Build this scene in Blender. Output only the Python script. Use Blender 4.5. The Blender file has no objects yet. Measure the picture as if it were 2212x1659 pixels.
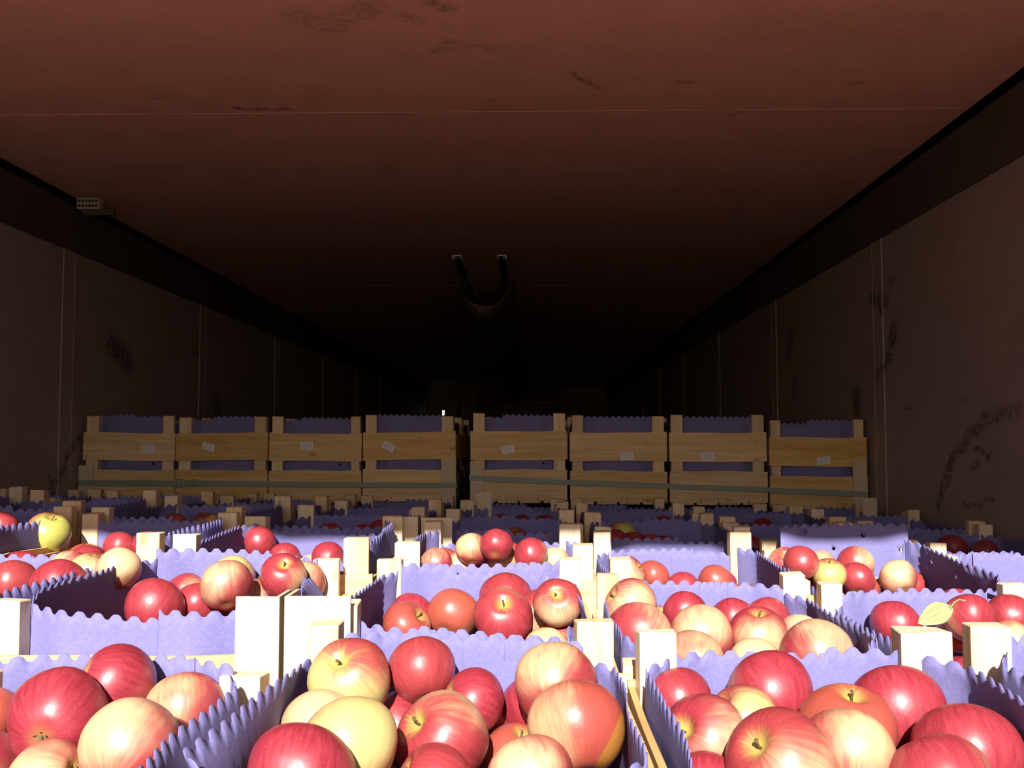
import bpy, bmesh, math, random
from mathutils import Vector, Matrix, Quaternion, noise as mnoise
from mathutils.geometry import delaunay_2d_cdt

scene = bpy.context.scene
COL = scene.collection
random.seed(7)

# ------------------------------------------------------------------ camera
FPX, IMW, IMH = 2090.0, 2212.0, 1659.0
cam_d = bpy.data.cameras.new('camera')
cam = bpy.data.objects.new('camera', cam_d)
COL.objects.link(cam)
cam.location = (0, 0, 0)
cam.rotation_euler = (math.radians(90 + 3.42), 0, math.radians(1.2))
cam_d.sensor_width = 36.0
cam_d.lens = FPX / IMW * 36.0
cam_d.clip_start = 0.02
cam_d.clip_end = 200
scene.camera = cam
CAMR = cam.rotation_euler.to_matrix()

# ------------------------------------------------------------------ light
scene.view_settings.view_transform = 'Standard'
scene.view_settings.look = 'None'
scene.view_settings.gamma = 1.0
scene.view_settings.use_curve_mapping = False
scene.view_settings.exposure = 0.0
cy = scene.cycles
cy.max_bounces = 4
cy.diffuse_bounces = 4
cy.glossy_bounces = 2
cy.transmission_bounces = 1
cy.transparent_max_bounces = 2
cy.caustics_reflective = False
cy.caustics_refractive = False
cy.use_adaptive_sampling = True
cy.adaptive_threshold = 0.06
cy.adaptive_min_samples = 20
SUN_EL, SUN_AZ = math.radians(30.0), math.radians(3.0)   # azimuth: drift of the rays towards +X
world = bpy.data.worlds.new('sky_world')
scene.world = world
world.use_nodes = True
wn = world.node_tree.nodes
wl = world.node_tree.links
bg = wn['Background']
sky = wn.new('ShaderNodeTexSky')
sky.sky_type = 'NISHITA'
sky.sun_disc = False
sky.sun_elevation = SUN_EL
sky.sun_rotation = math.pi + SUN_AZ
wl.new(sky.outputs[0], bg.inputs[0])
bg.inputs[1].default_value = 0.11
sun_d = bpy.data.lights.new('sun', 'SUN')
sun_d.energy = 10.5
sun_d.color = (1.0, 0.95, 0.88)
sun_d.angle = math.radians(0.53)
sun = bpy.data.objects.new('sun', sun_d)
COL.objects.link(sun)
sdir = Vector((math.sin(SUN_AZ) * math.cos(SUN_EL), math.cos(SUN_AZ) * math.cos(SUN_EL), -math.sin(SUN_EL)))
sun.rotation_euler = sdir.to_track_quat('-Z', 'Y').to_euler()
sun.location = (0, -6, 5)


def ray(px, py):
    v = CAMR @ Vector(((px - IMW / 2) / FPX, (IMH / 2 - py) / FPX, -1.0))
    return v / v.y


def P(px, py, d):
    return ray(px, py) * d


def proj(p):
    v = CAMR.transposed() @ Vector(p)
    return (IMW / 2 + FPX * v.x / -v.z, IMH / 2 - FPX * v.y / -v.z)


# ------------------------------------------------------------------ materials
def new_mat(name):
    m = bpy.data.materials.new(name)
    m.use_nodes = True
    nt = m.node_tree
    b = nt.nodes['Principled BSDF']
    return m, nt, b


class NT:
    """small helper round a node tree"""
    def __init__(self, nt):
        self.nt = nt

    def n(self, typ, **kw):
        x = self.nt.nodes.new(typ)
        for k, v in kw.items():
            setattr(x, k, v)
        return x

    def link(self, a, b):
        self.nt.links.new(a, b)

    def put(self, sock, v):
        if hasattr(v, 'is_output'):
            self.link(v, sock)
        else:
            sock.default_value = v

    def math(self, op, a, b=0.0, c=0.0, clamp=False):
        x = self.n('ShaderNodeMath', operation=op)
        x.use_clamp = clamp
        self.put(x.inputs[0], a)
        self.put(x.inputs[1], b)
        self.put(x.inputs[2], c)
        return x.outputs[0]

    def vmath(self, op, a, b=(0, 0, 0), scale=None):
        x = self.n('ShaderNodeVectorMath', operation=op)
        self.put(x.inputs[0], a)
        self.put(x.inputs[1], b)
        if scale is not None:
            self.put(x.inputs['Scale'], scale)
        return x

    def smooth(self, v, lo, hi, to0=0.0, to1=1.0):
        x = self.n('ShaderNodeMapRange')
        x.interpolation_type = 'SMOOTHSTEP'
        self.put(x.inputs[0], v)
        x.inputs[1].default_value = lo
        x.inputs[2].default_value = hi
        x.inputs[3].default_value = to0
        x.inputs[4].default_value = to1
        return x.outputs[0]

    def mix(self, f, a, b, mode='MIX'):
        x = self.n('ShaderNodeMix', data_type='RGBA', blend_type=mode)
        self.put(x.inputs[0], f)
        self.put(x.inputs[6], a if hasattr(a, 'is_output') else (*a, 1))
        self.put(x.inputs[7], b if hasattr(b, 'is_output') else (*b, 1))
        return x.outputs[2]

    def noise(self, vec, scale, detail=3.0, rough=0.5):
        x = self.n('ShaderNodeTexNoise')
        if vec is not None:
            self.link(vec, x.inputs['Vector'])
        x.inputs['Scale'].default_value = scale
        x.inputs['Detail'].default_value = detail
        x.inputs['Roughness'].default_value = rough
        return x.outputs[0]

    def bump(self, h, strength, dist, bsdf):
        x = self.n('ShaderNodeBump')
        x.inputs['Strength'].default_value = strength
        x.inputs['Distance'].default_value = dist
        self.link(h, x.inputs['Height'])
        self.link(x.outputs[0], bsdf.inputs['Normal'])


def apple_material(name, rot_dir=None):
    m, nt, b = new_mat(name)
    t = NT(nt)
    tc = t.n('ShaderNodeTexCoord')
    oi = t.n('ShaderNodeObjectInfo')
    p = t.vmath('SCALE', tc.outputs['Object'], scale=1 / 0.036).outputs[0]
    sep = t.n('ShaderNodeSeparateXYZ')
    t.link(p, sep.inputs[0])
    col = t.n('ShaderNodeSeparateColor')
    t.link(oi.outputs['Color'], col.inputs[0])
    red, green = col.outputs[0], col.outputs[1]
    orange = col.outputs[2]
    off = t.vmath('SCALE', (13.1, 7.7, 3.3), scale=oi.outputs['Random']).outputs[0]
    off = t.vmath('SCALE', off, scale=9.0).outputs[0]
    pr = t.vmath('ADD', p, off).outputs[0]
    # blush: the +X side is red, the -X side is pale, partly real skin, partly painted sun glare
    big = t.noise(pr, 0.9, 2.0)
    ang = t.math('ARCTAN2', sep.outputs[1], sep.outputs[0])
    sv = t.n('ShaderNodeCombineXYZ')
    t.link(t.math('MULTIPLY', ang, 5.5), sv.inputs[0])
    t.link(t.math('MULTIPLY', sep.outputs[2], 1.1), sv.inputs[1])
    t.link(t.math('MULTIPLY', oi.outputs['Random'], 40.0), sv.inputs[2])
    streak = t.noise(sv.outputs[0], 1.6, 4.0, 0.62)
    v = t.math('MULTIPLY', sep.outputs[0], 0.78)
    v = t.math('ADD', v, t.math('MULTIPLY', t.math('SUBTRACT', big, 0.5), 1.1))
    v = t.math('ADD', v, t.math('MULTIPLY', t.math('SUBTRACT', streak, 0.5), 0.75))
    v = t.math('ADD', v, t.math('MULTIPLY', t.math('SUBTRACT', red, 0.5), 1.7))
    mask = t.smooth(v, -0.55, 0.5)
    base = t.mix(green, (0.62, 0.42, 0.24), (0.42, 0.42, 0.09))
    rd = t.mix(t.smooth(streak, 0.2, 0.8), (0.23, 0.014, 0.03), (0.36, 0.04, 0.055))
    rd = t.mix(orange, rd, (0.40, 0.095, 0.05))
    c = t.mix(mask, base, rd)
    # stem cavity and calyx bowl are yellow-green and russet
    rho = t.math('SQRT', t.math('ADD', t.math('MULTIPLY', sep.outputs[0], sep.outputs[0]), t.math('MULTIPLY', sep.outputs[1], sep.outputs[1])))
    rho = t.math('ADD', rho, t.math('MULTIPLY', t.math('SUBTRACT', streak, 0.5), 0.55))
    cav = t.smooth(rho, 0.05, 0.40, 1.0, 0.0)
    cav = t.math('MULTIPLY', cav, t.smooth(sep.outputs[2], -0.2, 0.2, 0.35, 1.0))
    c = t.mix(t.math('MULTIPLY', cav, 0.85), c, (0.42, 0.36, 0.085))
    # lenticels
    vo = t.n('ShaderNodeTexVoronoi')
    vo.inputs['Scale'].default_value = 12.5
    t.link(pr, vo.inputs['Vector'])
    dots = t.smooth(vo.outputs['Distance'], 0.03, 0.14, 0.42, 0.0)
    c = t.mix(dots, c, (0.62, 0.42, 0.24))
    if rot_dir is not None:
        d = t.vmath('DOT_PRODUCT', p, rot_dir).outputs['Value']
        d = t.math('ADD', d, t.math('MULTIPLY', t.math('SUBTRACT', big, 0.5), 0.25))
        c = t.mix(t.smooth(d, 0.50, 0.56), c, (0.36, 0.15, 0.03))
    t.link(c, b.inputs['Base Color'])
    b.inputs['Roughness'].default_value = 0.40
    b.inputs['Specular IOR Level'].default_value = 0.62
    b.inputs['Subsurface Weight'].default_value = 0.0
    t.bump(t.noise(p, 3.0, 2.0), 0.12, 0.004, b)
    return m


def wood_material(name, axis, light, dark, rough=0.75):
    m, nt, b = new_mat(name)
    t = NT(nt)
    tc = t.n('ShaderNodeTexCoord')
    oi = t.n('ShaderNodeObjectInfo')
    off = t.vmath('SCALE', (3.1, 5.7, 9.3), scale=oi.outputs['Random']).outputs[0]
    pv = t.vmath('ADD', tc.outputs['Object'], off).outputs[0]
    sc = [90.0, 90.0, 90.0]
    sc[axis] = 5.0
    g = t.vmath('MULTIPLY', pv, tuple(sc)).outputs[0]
    grain = t.noise(g, 1.0, 4.0, 0.6)
    sc2 = [22.0, 22.0, 22.0]
    sc2[axis] = 2.2
    band = t.noise(t.vmath('MULTIPLY', pv, tuple(sc2)).outputs[0], 1.0, 2.0)
    c = t.mix(t.smooth(grain, 0.3, 0.72), dark, light)
    c = t.mix(t.smooth(band, 0.52, 0.75, 0.0, 0.55), c, tuple(x * y for x, y in zip(dark, (0.85, 0.75, 0.65))))
    kn = t.n('ShaderNodeTexVoronoi')
    kn.inputs['Scale'].default_value = 1.0
    sck = [16.0, 16.0, 16.0]
    sck[axis] = 7.0
    t.link(t.vmath('MULTIPLY', pv, tuple(sck)).outputs[0], kn.inputs['Vector'])
    c = t.mix(t.smooth(kn.outputs['Distance'], 0.05, 0.13, 0.55, 0.0), c, (0.23, 0.12, 0.05))
    hv = t.n('ShaderNodeHueSaturation')
    t.link(c, hv.inputs['Color'])
    t.put(hv.inputs['Value'], t.math('ADD', 0.86, t.math('MULTIPLY', oi.outputs['Random'], 0.28)))
    t.put(hv.inputs['Saturation'], t.math('ADD', 0.85, t.math('MULTIPLY', t.math('FRACT', t.math('MULTIPLY', oi.outputs['Random'], 7.3)), 0.3)))
    t.link(hv.outputs[0], b.inputs['Base Color'])
    b.inputs['Roughness'].default_value = rough
    b.inputs['Specular IOR Level'].default_value = 0.25
    t.bump(grain, 0.25, 0.0008, b)
    return m


def plain_material(name, rgb, rough=0.7, metal=0.0, var=0.0, scale=20.0, spec=0.3):
    m, nt, b = new_mat(name)
    t = NT(nt)
    if var:
        tc = t.n('ShaderNodeTexCoord')
        nz = t.noise(tc.outputs['Object'], scale, 4.0, 0.6)
        c = t.mix(nz, tuple(x * (1 - var) for x in rgb), tuple(min(1, x * (1 + var)) for x in rgb))
        t.link(c, b.inputs['Base Color'])
        t.bump(nz, 0.1, 0.002, b)
    else:
        b.inputs['Base Color'].default_value = (*rgb, 1)
    b.inputs['Roughness'].default_value = rough
    b.inputs['Metallic'].default_value = metal
    b.inputs['Specular IOR Level'].default_value = spec
    return m


def liner_material():
    m, nt, b = new_mat('purple_paper')
    t = NT(nt)
    tc = t.n('ShaderNodeTexCoord')
    oi = t.n('ShaderNodeObjectInfo')
    fib = t.noise(tc.outputs['Object'], 260.0, 3.0, 0.7)
    blot = t.noise(tc.outputs['Object'], 14.0, 2.0)
    c = t.mix(t.smooth(fib, 0.35, 0.7), (0.170, 0.157, 0.355), (0.200, 0.186, 0.40))
    c = t.mix(t.math('MULTIPLY', blot, 0.2), c, (0.17, 0.165, 0.38))
    vo = t.n('ShaderNodeTexVoronoi')
    vo.inputs['Scale'].default_value = 45.0
    t.link(tc.outputs['Object'], vo.inputs['Vector'])
    c = t.mix(t.smooth(vo.outputs['Distance'], 0.02, 0.06, 0.5, 0.0), c, (0.42, 0.40, 0.66))
    t.link(c, b.inputs['Base Color'])
    b.inputs['Roughness'].default_value = 0.85
    b.inputs['Specular IOR Level'].default_value = 0.15
    t.bump(fib, 0.2, 0.0004, b)
    return m


def panel_material(name, rgb, stains, axes, stain_rgb, blots=0.06, rough=0.6):
    """painted panel; stains are scuff strokes (a0, b0, a1, b1, width, strength) in metres on the panel's plane"""
    m, nt, b = new_mat(name)
    t = NT(nt)
    geo = t.n('ShaderNodeNewGeometry')
    sep = t.n('ShaderNodeSeparateXYZ')
    t.link(geo.outputs['Position'], sep.inputs[0])
    cmb = t.n('ShaderNodeCombineXYZ')
    t.link(sep.outputs[axes[0]], cmb.inputs[0])
    t.link(sep.outputs[axes[1]], cmb.inputs[1])
    p = cmb.outputs[0]
    nz = t.noise(p, 55.0, 5.0, 0.7)
    nl = t.noise(p, 9.0, 4.0, 0.6)
    warp = t.n('ShaderNodeTexNoise')
    warp.inputs['Scale'].default_value = 14.0
    warp.inputs['Detail'].default_value = 3.0
    t.link(p, warp.inputs['Vector'])
    wv = t.vmath('SCALE', t.vmath('SUBTRACT', warp.outputs['Color'], (0.5, 0.5, 0.5)).outputs[0], scale=0.06).outputs[0]
    fl = t.n('ShaderNodeVectorMath', operation='MULTIPLY')
    t.link(wv, fl.inputs[0])
    fl.inputs[1].default_value = (1, 1, 0)
    pw = t.vmath('ADD', p, fl.outputs[0]).outputs[0]
    tot = None
    for (a0, b0, a1, b1, w, s) in stains:
        A = Vector((a0, b0, 0))
        BA = Vector((a1, b1, 0)) - A
        pa = t.vmath('SUBTRACT', pw, tuple(A)).outputs[0]
        L2 = max(BA.length_squared, 1e-8)
        h = t.math('DIVIDE', t.vmath('DOT_PRODUCT', pa, tuple(BA)).outputs['Value'], L2, clamp=True)
        q = t.vmath('SCALE', tuple(BA), scale=h).outputs[0]
        dist = t.vmath('LENGTH', t.vmath('SUBTRACT', pa, q).outputs[0]).outputs['Value']
        mk = t.smooth(dist, w * 0.25, w, s, 0.0)
        tot = mk if tot is None else t.math('MAXIMUM', tot, mk)
    c = t.mix(t.smooth(nl, 0.3, 0.75), tuple(x * (1 - blots) for x in rgb), tuple(min(1, x * (1 + blots)) for x in rgb))
    if tot is not None:
        tot = t.math('MULTIPLY', tot, t.smooth(nz, 0.33, 0.62))
        c = t.mix(tot, c, stain_rgb)
    t.link(c, b.inputs['Base Color'])
    b.inputs['Roughness'].default_value = rough
    b.inputs['Specular IOR Level'].default_value = 0.3
    t.bump(nz, 0.05, 0.002, b)
    return m


M_APPLE = apple_material('apple_skin')
M_ROT = apple_material('apple_skin_bruised', rot_dir=(0.80, 0.20, -0.55))
M_STEM = plain_material('apple_stem', (0.13, 0.085, 0.035), 0.8, var=0.3, scale=200)
M_CALYX = plain_material('apple_calyx', (0.12, 0.11, 0.05), 0.9, var=0.3, scale=200)
M_PINE_X = wood_material('pine_along_x', 0, (0.76, 0.55, 0.31), (0.62, 0.41, 0.19))
M_PINE_Y = wood_material('pine_along_y', 1, (0.76, 0.55, 0.31), (0.62, 0.41, 0.19))
M_POST = wood_material('pine_along_z', 2, (0.76, 0.61, 0.43), (0.65, 0.49, 0.30))
M_ANGLE = plain_material('angle_board', (0.60, 0.50, 0.37), 0.85, var=0.12, scale=60)
M_PAPER = liner_material()
M_STRAP = plain_material('grey_green_strap', (0.24, 0.28, 0.25), 0.5, var=0.15, scale=300, spec=0.4)
M_STEEL = plain_material('galvanised_steel', (0.60, 0.62, 0.62), 0.45, metal=0.35, var=0.15, scale=90)
M_NAIL = plain_material('dark_steel_wire', (0.05, 0.045, 0.05), 0.5, metal=0.6)
M_STAPLE = plain_material('staple_wire', (0.30, 0.28, 0.27), 0.4, metal=0.7)
M_INK = plain_material('faded_stamp_ink', (0.27, 0.21, 0.16), 0.9)
M_STICK = plain_material('sticker_paper', (0.82, 0.83, 0.90), 0.7, var=0.05, scale=200)
M_PRINT = plain_material('sticker_print', (0.42, 0.42, 0.50), 0.8)
M_COVE = plain_material('dark_cove_metal', (0.085, 0.065, 0.06), 0.6, var=0.2, scale=6)
M_DARK = plain_material('dark_groove', (0.02, 0.016, 0.015), 0.9)
M_TRIM = plain_material('panel_joint_strip', (0.42, 0.34, 0.315), 0.45, var=0.08, scale=12)
M_BEAD = plain_material('sealant_bead', (0.87, 0.49, 0.355), 0.6)
M_DUCT = plain_material('air_duct_fabric', (0.20, 0.145, 0.13), 0.8, var=0.15, scale=8)
M_RUBBER = plain_material('black_rubber', (0.02, 0.02, 0.02), 0.8)
M_LAMP = plain_material('lamp_plastic', (0.55, 0.46, 0.38), 0.5, var=0.05, scale=40)
M_WHITE = plain_material('white_tag_plastic', (0.9, 0.9, 0.92), 0.4)
M_LEAF = plain_material('dry_apple_leaf', (0.27, 0.29, 0.14), 0.6, var=0.25, scale=120)
M_FLOOR = plain_material('aluminium_floor', (0.25, 0.24, 0.23), 0.6, metal=0.2, var=0.2, scale=9)
M_GROUND = plain_material('grey_concrete_yard', (0.38, 0.34, 0.30), 0.9, var=0.2, scale=3)
M_BULK = plain_material('bulkhead_paint', (0.30, 0.26, 0.25), 0.6, var=0.15, scale=3)
M_GRILLE = plain_material('bulkhead_grille', (0.12, 0.12, 0.13), 0.5, var=0.15, scale=20)


# ------------------------------------------------------------------ mesh helpers
def obj(name, me, parent=None, mat=None, loc=None, rot=None, scale=None):
    o = bpy.data.objects.new(name, me)
    COL.objects.link(o)
    if mat is not None and me is not None and not me.materials:
        me.materials.append(mat)
    if parent is not None:
        o.parent = parent
    if loc is not None:
        o.location = loc
    if rot is not None:
        o.rotation_euler = rot
    if scale is not None:
        o.scale = scale
    return o


def tag(o, label=None, cat=None, group=None, kind=None):
    if label:
        o['label'] = label
    if cat:
        o['category'] = cat
    if group:
        o['group'] = group
    if kind:
        o['kind'] = kind
    return o


def struct(o, label, cat):
    return tag(o, label, cat, kind='structure')


class MB:
    def __init__(self):
        self.v, self.f = [], []

    def box(self, x0, x1, y0, y1, z0, z1, M=None):
        i = len(self.v)
        for z in (z0, z1):
            for y in (y0, y1):
                for x in (x0, x1):
                    p = Vector((x, y, z))
                    self.v.append(tuple(M @ p if M is not None else p))
        self.f += [(i, i + 2, i + 3, i + 1), (i + 4, i + 5, i + 7, i + 6), (i, i + 1, i + 5, i + 4),
                   (i + 2, i + 6, i + 7, i + 3), (i, i + 4, i + 6, i + 2), (i + 1, i + 3, i + 7, i + 5)]
        return self

    def tube(self, pts, r, seg=6):
        rings = []
        n = len(pts)
        for k, p in enumerate(pts):
            p = Vector(p)
            a = Vector(pts[max(k - 1, 0)])
            c = Vector(pts[min(k + 1, n - 1)])
            d = (c - a).normalized()
            u = d.orthogonal().normalized()
            w = d.cross(u)
            rr = r[k] if isinstance(r, (list, tuple)) else r
            i = len(self.v)
            for s in range(seg):
                q = p + (u * math.cos(2 * math.pi * s / seg) + w * math.sin(2 * math.pi * s / seg)) * rr
                self.v.append(tuple(q))
            rings.append(i)
        for a, c in zip(rings[:-1], rings[1:]):
            for s in range(seg):
                self.f.append((a + s, a + (s + 1) % seg, c + (s + 1) % seg, c + s))
        self.f.append(tuple(rings[0] + s for s in reversed(range(seg))))
        self.f.append(tuple(rings[-1] + s for s in range(seg)))
        return self

    def prism(self, poly, y0, y1):
        """closed XZ polygon swept along Y"""
        i = len(self.v)
        n = len(poly)
        for y in (y0, y1):
            for (x, z) in poly:
                self.v.append((x, y, z))
        for k in range(n):
            a, c = i + k, i + (k + 1) % n
            self.f.append((a, c, c + n, a + n))
        self.f.append(tuple(i + k for k in reversed(range(n))))
        self.f.append(tuple(i + n + k for k in range(n)))
        return self

    def mesh(self, name, smooth=False):
        me = bpy.data.meshes.new(name)
        me.from_pydata(self.v, [], self.f)
        if smooth:
            me.polygons.foreach_set('use_smooth', [True] * len(me.polygons))
        me.update()
        return me


def bevel_box(name, sx, sy, sz, bev, jit=0.0, seed=0):
    """box with its base centre at the origin, softened and slightly uneven edges"""
    rnd = random.Random(seed)
    bm = bmesh.new()
    bmesh.ops.create_cube(bm, size=1.0)
    for v in bm.verts:
        v.co = Vector((v.co.x * sx, v.co.y * sy, (v.co.z + 0.5) * sz))
        v.co += Vector((rnd.uniform(-jit, jit), rnd.uniform(-jit, jit), rnd.uniform(-jit, jit) if v.co.z > 0.01 else 0))
    if bev:
        bmesh.ops.bevel(bm, geom=list(bm.edges), offset=bev, segments=1, affect='EDGES')
    me = bpy.data.meshes.new(name)
    bm.to_mesh(me)
    bm.free()
    return me


def board_mesh(name, length, height, thick, axis, seed):
    """thin sawn board, long axis X or Y, base at z=0, edges a little wavy"""
    rnd = random.Random(seed)
    n = 9
    ph = [rnd.uniform(0, 6.28) for _ in range(4)]
    vs, fs = [], []
    for k in range(n):
        u = k / (n - 1)
        top = height + 0.0016 * math.sin(ph[0] + 4 * u) + 0.0008 * math.sin(ph[1] + 11 * u)
        bot = 0.0014 * math.sin(ph[2] + 4.5 * u)
        wob = 0.0012 * math.sin(ph[3] + 3 * u)
        a = (u - 0.5) * length
        for (t, z) in ((-thick / 2, bot), (thick / 2, bot), (thick / 2, top), (-thick / 2, top)):
            vs.append((a, t + wob, z) if axis == 0 else (t + wob, a, z))
    for k in range(n - 1):
        for s in range(4):
            a, b2 = k * 4 + s, k * 4 + (s + 1) % 4
            fs.append((a, b2, b2 + 4, a + 4) if axis == 0 else (a, a + 4, b2 + 4, b2))
    fs.append((0, 3, 2, 1) if axis == 0 else (0, 1, 2, 3))
    e = (n - 1) * 4
    fs.append((e, e + 1, e + 2, e + 3) if axis == 0 else (e, e + 3, e + 2, e + 1))
    me = bpy.data.meshes.new(name)
    me.from_pydata(vs, [], fs)
    me.update()
    return me


# ------------------------------------------------------------------ the trailer
WXL, WXR = -1.45, 1.03
ZC, ZF = 0.75, -1.85
Y0, Y1 = 0.15, 13.2


def on_left(px, py):
    r = ray(px, py)
    d = WXL / r.x
    return (d, r.z * d)


def on_right(px, py):
    r = ray(px, py)
    d = WXR / r.x
    return (d, r.z * d)


def on_ceil(px, py):
    r = ray(px, py)
    d = ZC / r.z
    return (r.x * d, d)


def strokes(fn, lst):
    return [(*fn(a, b), *fn(c, d), w, s) for (a, b, c, d, w, s) in lst]


ST_L = strokes(on_left, [(240, 745, 275, 785, 0.07, 1.0), (168, 948, 145, 980, 0.028, 0.9), (145, 980, 106, 1065, 0.022, 0.7),
                         (462, 868, 474, 892, 0.06, 0.9), (40, 1078, 110, 1090, 0.025, 0.7), (418, 762, 428, 764, 0.02, 0.5), (100, 1030, 108, 1045, 0.02, 0.7)])
ST_R = strokes(on_right, [(1885, 648, 1920, 648, 0.03, 0.8), (1905, 640, 1906, 660, 0.035, 0.9), (1925, 618, 1936, 605, 0.015, 0.5),
                          (1934, 710, 1924, 765, 0.04, 1.0), (1924, 765, 1902, 812, 0.025, 0.8), (1853, 855, 1854, 885, 0.06, 1.0),
                          (2200, 885, 2130, 905, 0.03, 0.6), (2130, 905, 2070, 970, 0.028, 0.8), (2070, 970, 2030, 1090, 0.026, 0.8),
                          (2110, 975, 2140, 980, 0.015, 0.9), (2100, 1005, 2115, 1008, 0.012, 0.7), (2068, 645, 2082, 645, 0.006, 0.7),
                          (2083, 787, 2095, 785, 0.006, 0.7), (2085, 1085, 2150, 1082, 0.010, 0.7), (1955, 885, 1975, 885, 0.008, 0.6),
                          (2165, 905, 2160, 915, 0.02, 0.7), (2070, 868, 2095, 868, 0.008, 0.5), (1712, 720, 1706, 760, 0.06, 0.7), (1720, 830, 1716, 850, 0.05, 0.7)])
ST_C = strokes(on_ceil, [(515, 232, 570, 236, 0.012, 1.0), (590, 240, 625, 236, 0.012, 0.9), (640, 30, 700, 60, 0.05, 0.35), (700, 60, 800, 15, 0.05, 0.35),
                         (870, 35, 900, 45, 0.03, 0.4), (935, 3, 960, 15, 0.03, 0.5), (935, 110, 985, 92, 0.02, 0.35), (985, 92, 1075, 110, 0.02, 0.3),
                         (1240, 160, 1300, 190, 0.010, 0.6), (1478, 175, 1498, 178, 0.015, 0.5), (1850, 178, 1860, 180, 0.02, 0.4), (1575, 248, 1600, 240, 0.015, 0.4),
                         (1050, 220, 1060, 215, 0.01, 0.4), (330, 215, 380, 200, 0.012, 0.3), (1660, 60, 1980, 50, 0.12, 0.12)])
M_WL = panel_material('left_wall_panel', (0.375, 0.305, 0.295), ST_L, (1, 2), (0.035, 0.03, 0.028))
M_WR = panel_material('right_wall_panel', (0.365, 0.285, 0.265), ST_R, (1, 2), (0.035, 0.03, 0.028))
M_CEIL = panel_material('ceiling_panel', (0.87, 0.485, 0.35), ST_C, (0, 1), (0.14, 0.07, 0.05), blots=0.05)

ground = obj('ground', MB().box(-30, 30, -45, 20, -3.25, -3.15).mesh('ground'), mat=M_GROUND)
struct(ground, 'grey concrete yard under the open rear of the trailer', 'ground')
floor = obj('floor', MB().box(WXL - 0.06, WXR + 0.06, Y0, Y1, ZF - 0.15, ZF).mesh('floor'), mat=M_FLOOR)
struct(floor, 'grey metal floor of the trailer under the pallets', 'floor')
ceil = obj('ceiling', MB().box(WXL - 0.07, WXR + 0.07, Y0, Y1 + 0.08, ZC + 0.012, ZC + 0.09).mesh('ceiling'), mat=M_DARK)
struct(ceil, 'reddish brown panelled ceiling of the dark trailer', 'ceiling')
SEAM = on_ceil(1106, 241)[1]
ys = [Y0, SEAM]
while ys[-1] + 2.45 < Y1:
    ys.append(ys[-1] + 2.45)
ys.append(Y1)
for a, b_ in zip(ys[:-1], ys[1:]):
    obj('ceiling_panel', MB().box(WXL + 0.045, WXR - 0.045, a + 0.0015, b_ - 0.0015, ZC, ZC + 0.012).mesh('ceiling_panel'), ceil, M_CEIL)
    if b_ < Y1:
        obj('sealant_bead', MB().box(WXL + 0.05, WXR - 0.05, b_ - 0.0013, b_ + 0.0013, ZC - 0.0006, ZC + 0.006).mesh('sealant_bead'), ceil, M_BEAD)


def wall(name, x, sgn, mat, label, first):
    w = obj(name, MB().box(*sorted((x, x + sgn * 0.07)), Y0, Y1, ZF, ZC + 0.012).mesh(name), mat=M_DARK)
    struct(w, label, 'wall')
    js = [first - 1.23 * 2, first - 1.23, first]
    while js[-1] + 1.23 < Y1:
        js.append(js[-1] + 1.23)
    js = [j for j in js if j > Y0 + 0.1]
    ed = [Y0] + js + [Y1]
    for a, b_ in zip(ed[:-1], ed[1:]):
        obj('wall_panel', MB().box(*sorted((x, x - sgn * 0.004)), a + 0.001, b_ - 0.001, ZF, 0.62).mesh('wall_panel'), w, mat)
    for j in js:
        s = obj('joint_strip', MB().box(*sorted((x - sgn * 0.004, x - sgn * 0.007)), j - 0.038, j + 0.038, ZF, 0.60).mesh('joint_strip'), w, mat)
        for e in (-0.038, 0.038):
            obj('strip_edge', MB().box(*sorted((x - sgn * 0.0065, x - sgn * 0.0082)), j + e - 0.0012, j + e + 0.0012, ZF, 0.60).mesh('strip_edge'), s, M_TRIM)
    return w


wall('wall_left', WXL, -1, M_WL, 'scuffed grey brown left side wall of the trailer', on_left(140, 800)[0])
wall('wall_right', WXR, 1, M_WR, 'scuffed grey brown right side wall of the trailer', on_right(1904, 800)[0])
for k, (x, s) in enumerate(((WXL, 1), (WXR, -1))):
    me = MB().prism([(x + s * 0.001, 0.597), (x + s * 0.010, 0.597), (x + s * 0.040, 0.715), (x + s * 0.040, 0.728), (x + s * 0.001, 0.728)][::s], Y0, Y1).mesh('cove')
    c = obj('trim_%d' % (k + 1), me, mat=M_COVE)
    struct(c, 'dark cove rail along the top of the %s wall' % ('left' if k == 0 else 'right'), 'trim')
bulk = obj('wall_front', MB().box(WXL - 0.07, WXR + 0.07, Y1, Y1 + 0.08, ZF, ZC + 0.012).mesh('wall_front'), mat=M_BULK)
struct(bulk, 'dark bulkhead at the far end of the trailer', 'wall')
for x in (-1.0, -0.45, 0.1, 0.65):
    obj('bulkhead_rib', MB().box(x - 0.03, x + 0.03, Y1 - 0.03, Y1, ZF, 0.6).mesh('bulkhead_rib'), bulk, M_GRILLE)
obj('air_outlet', MB().box(-0.75, 0.35, Y1 - 0.25, Y1, 0.35, 0.68).mesh('air_outlet'), bulk, M_GRILLE)
for k in range(5):
    obj('outlet_slat', MB().box(-0.73, 0.33, Y1 - 0.262, Y1 - 0.25, 0.38 + k * 0.06, 0.41 + k * 0.06).mesh('outlet_slat'), bulk, M_BULK)

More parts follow.
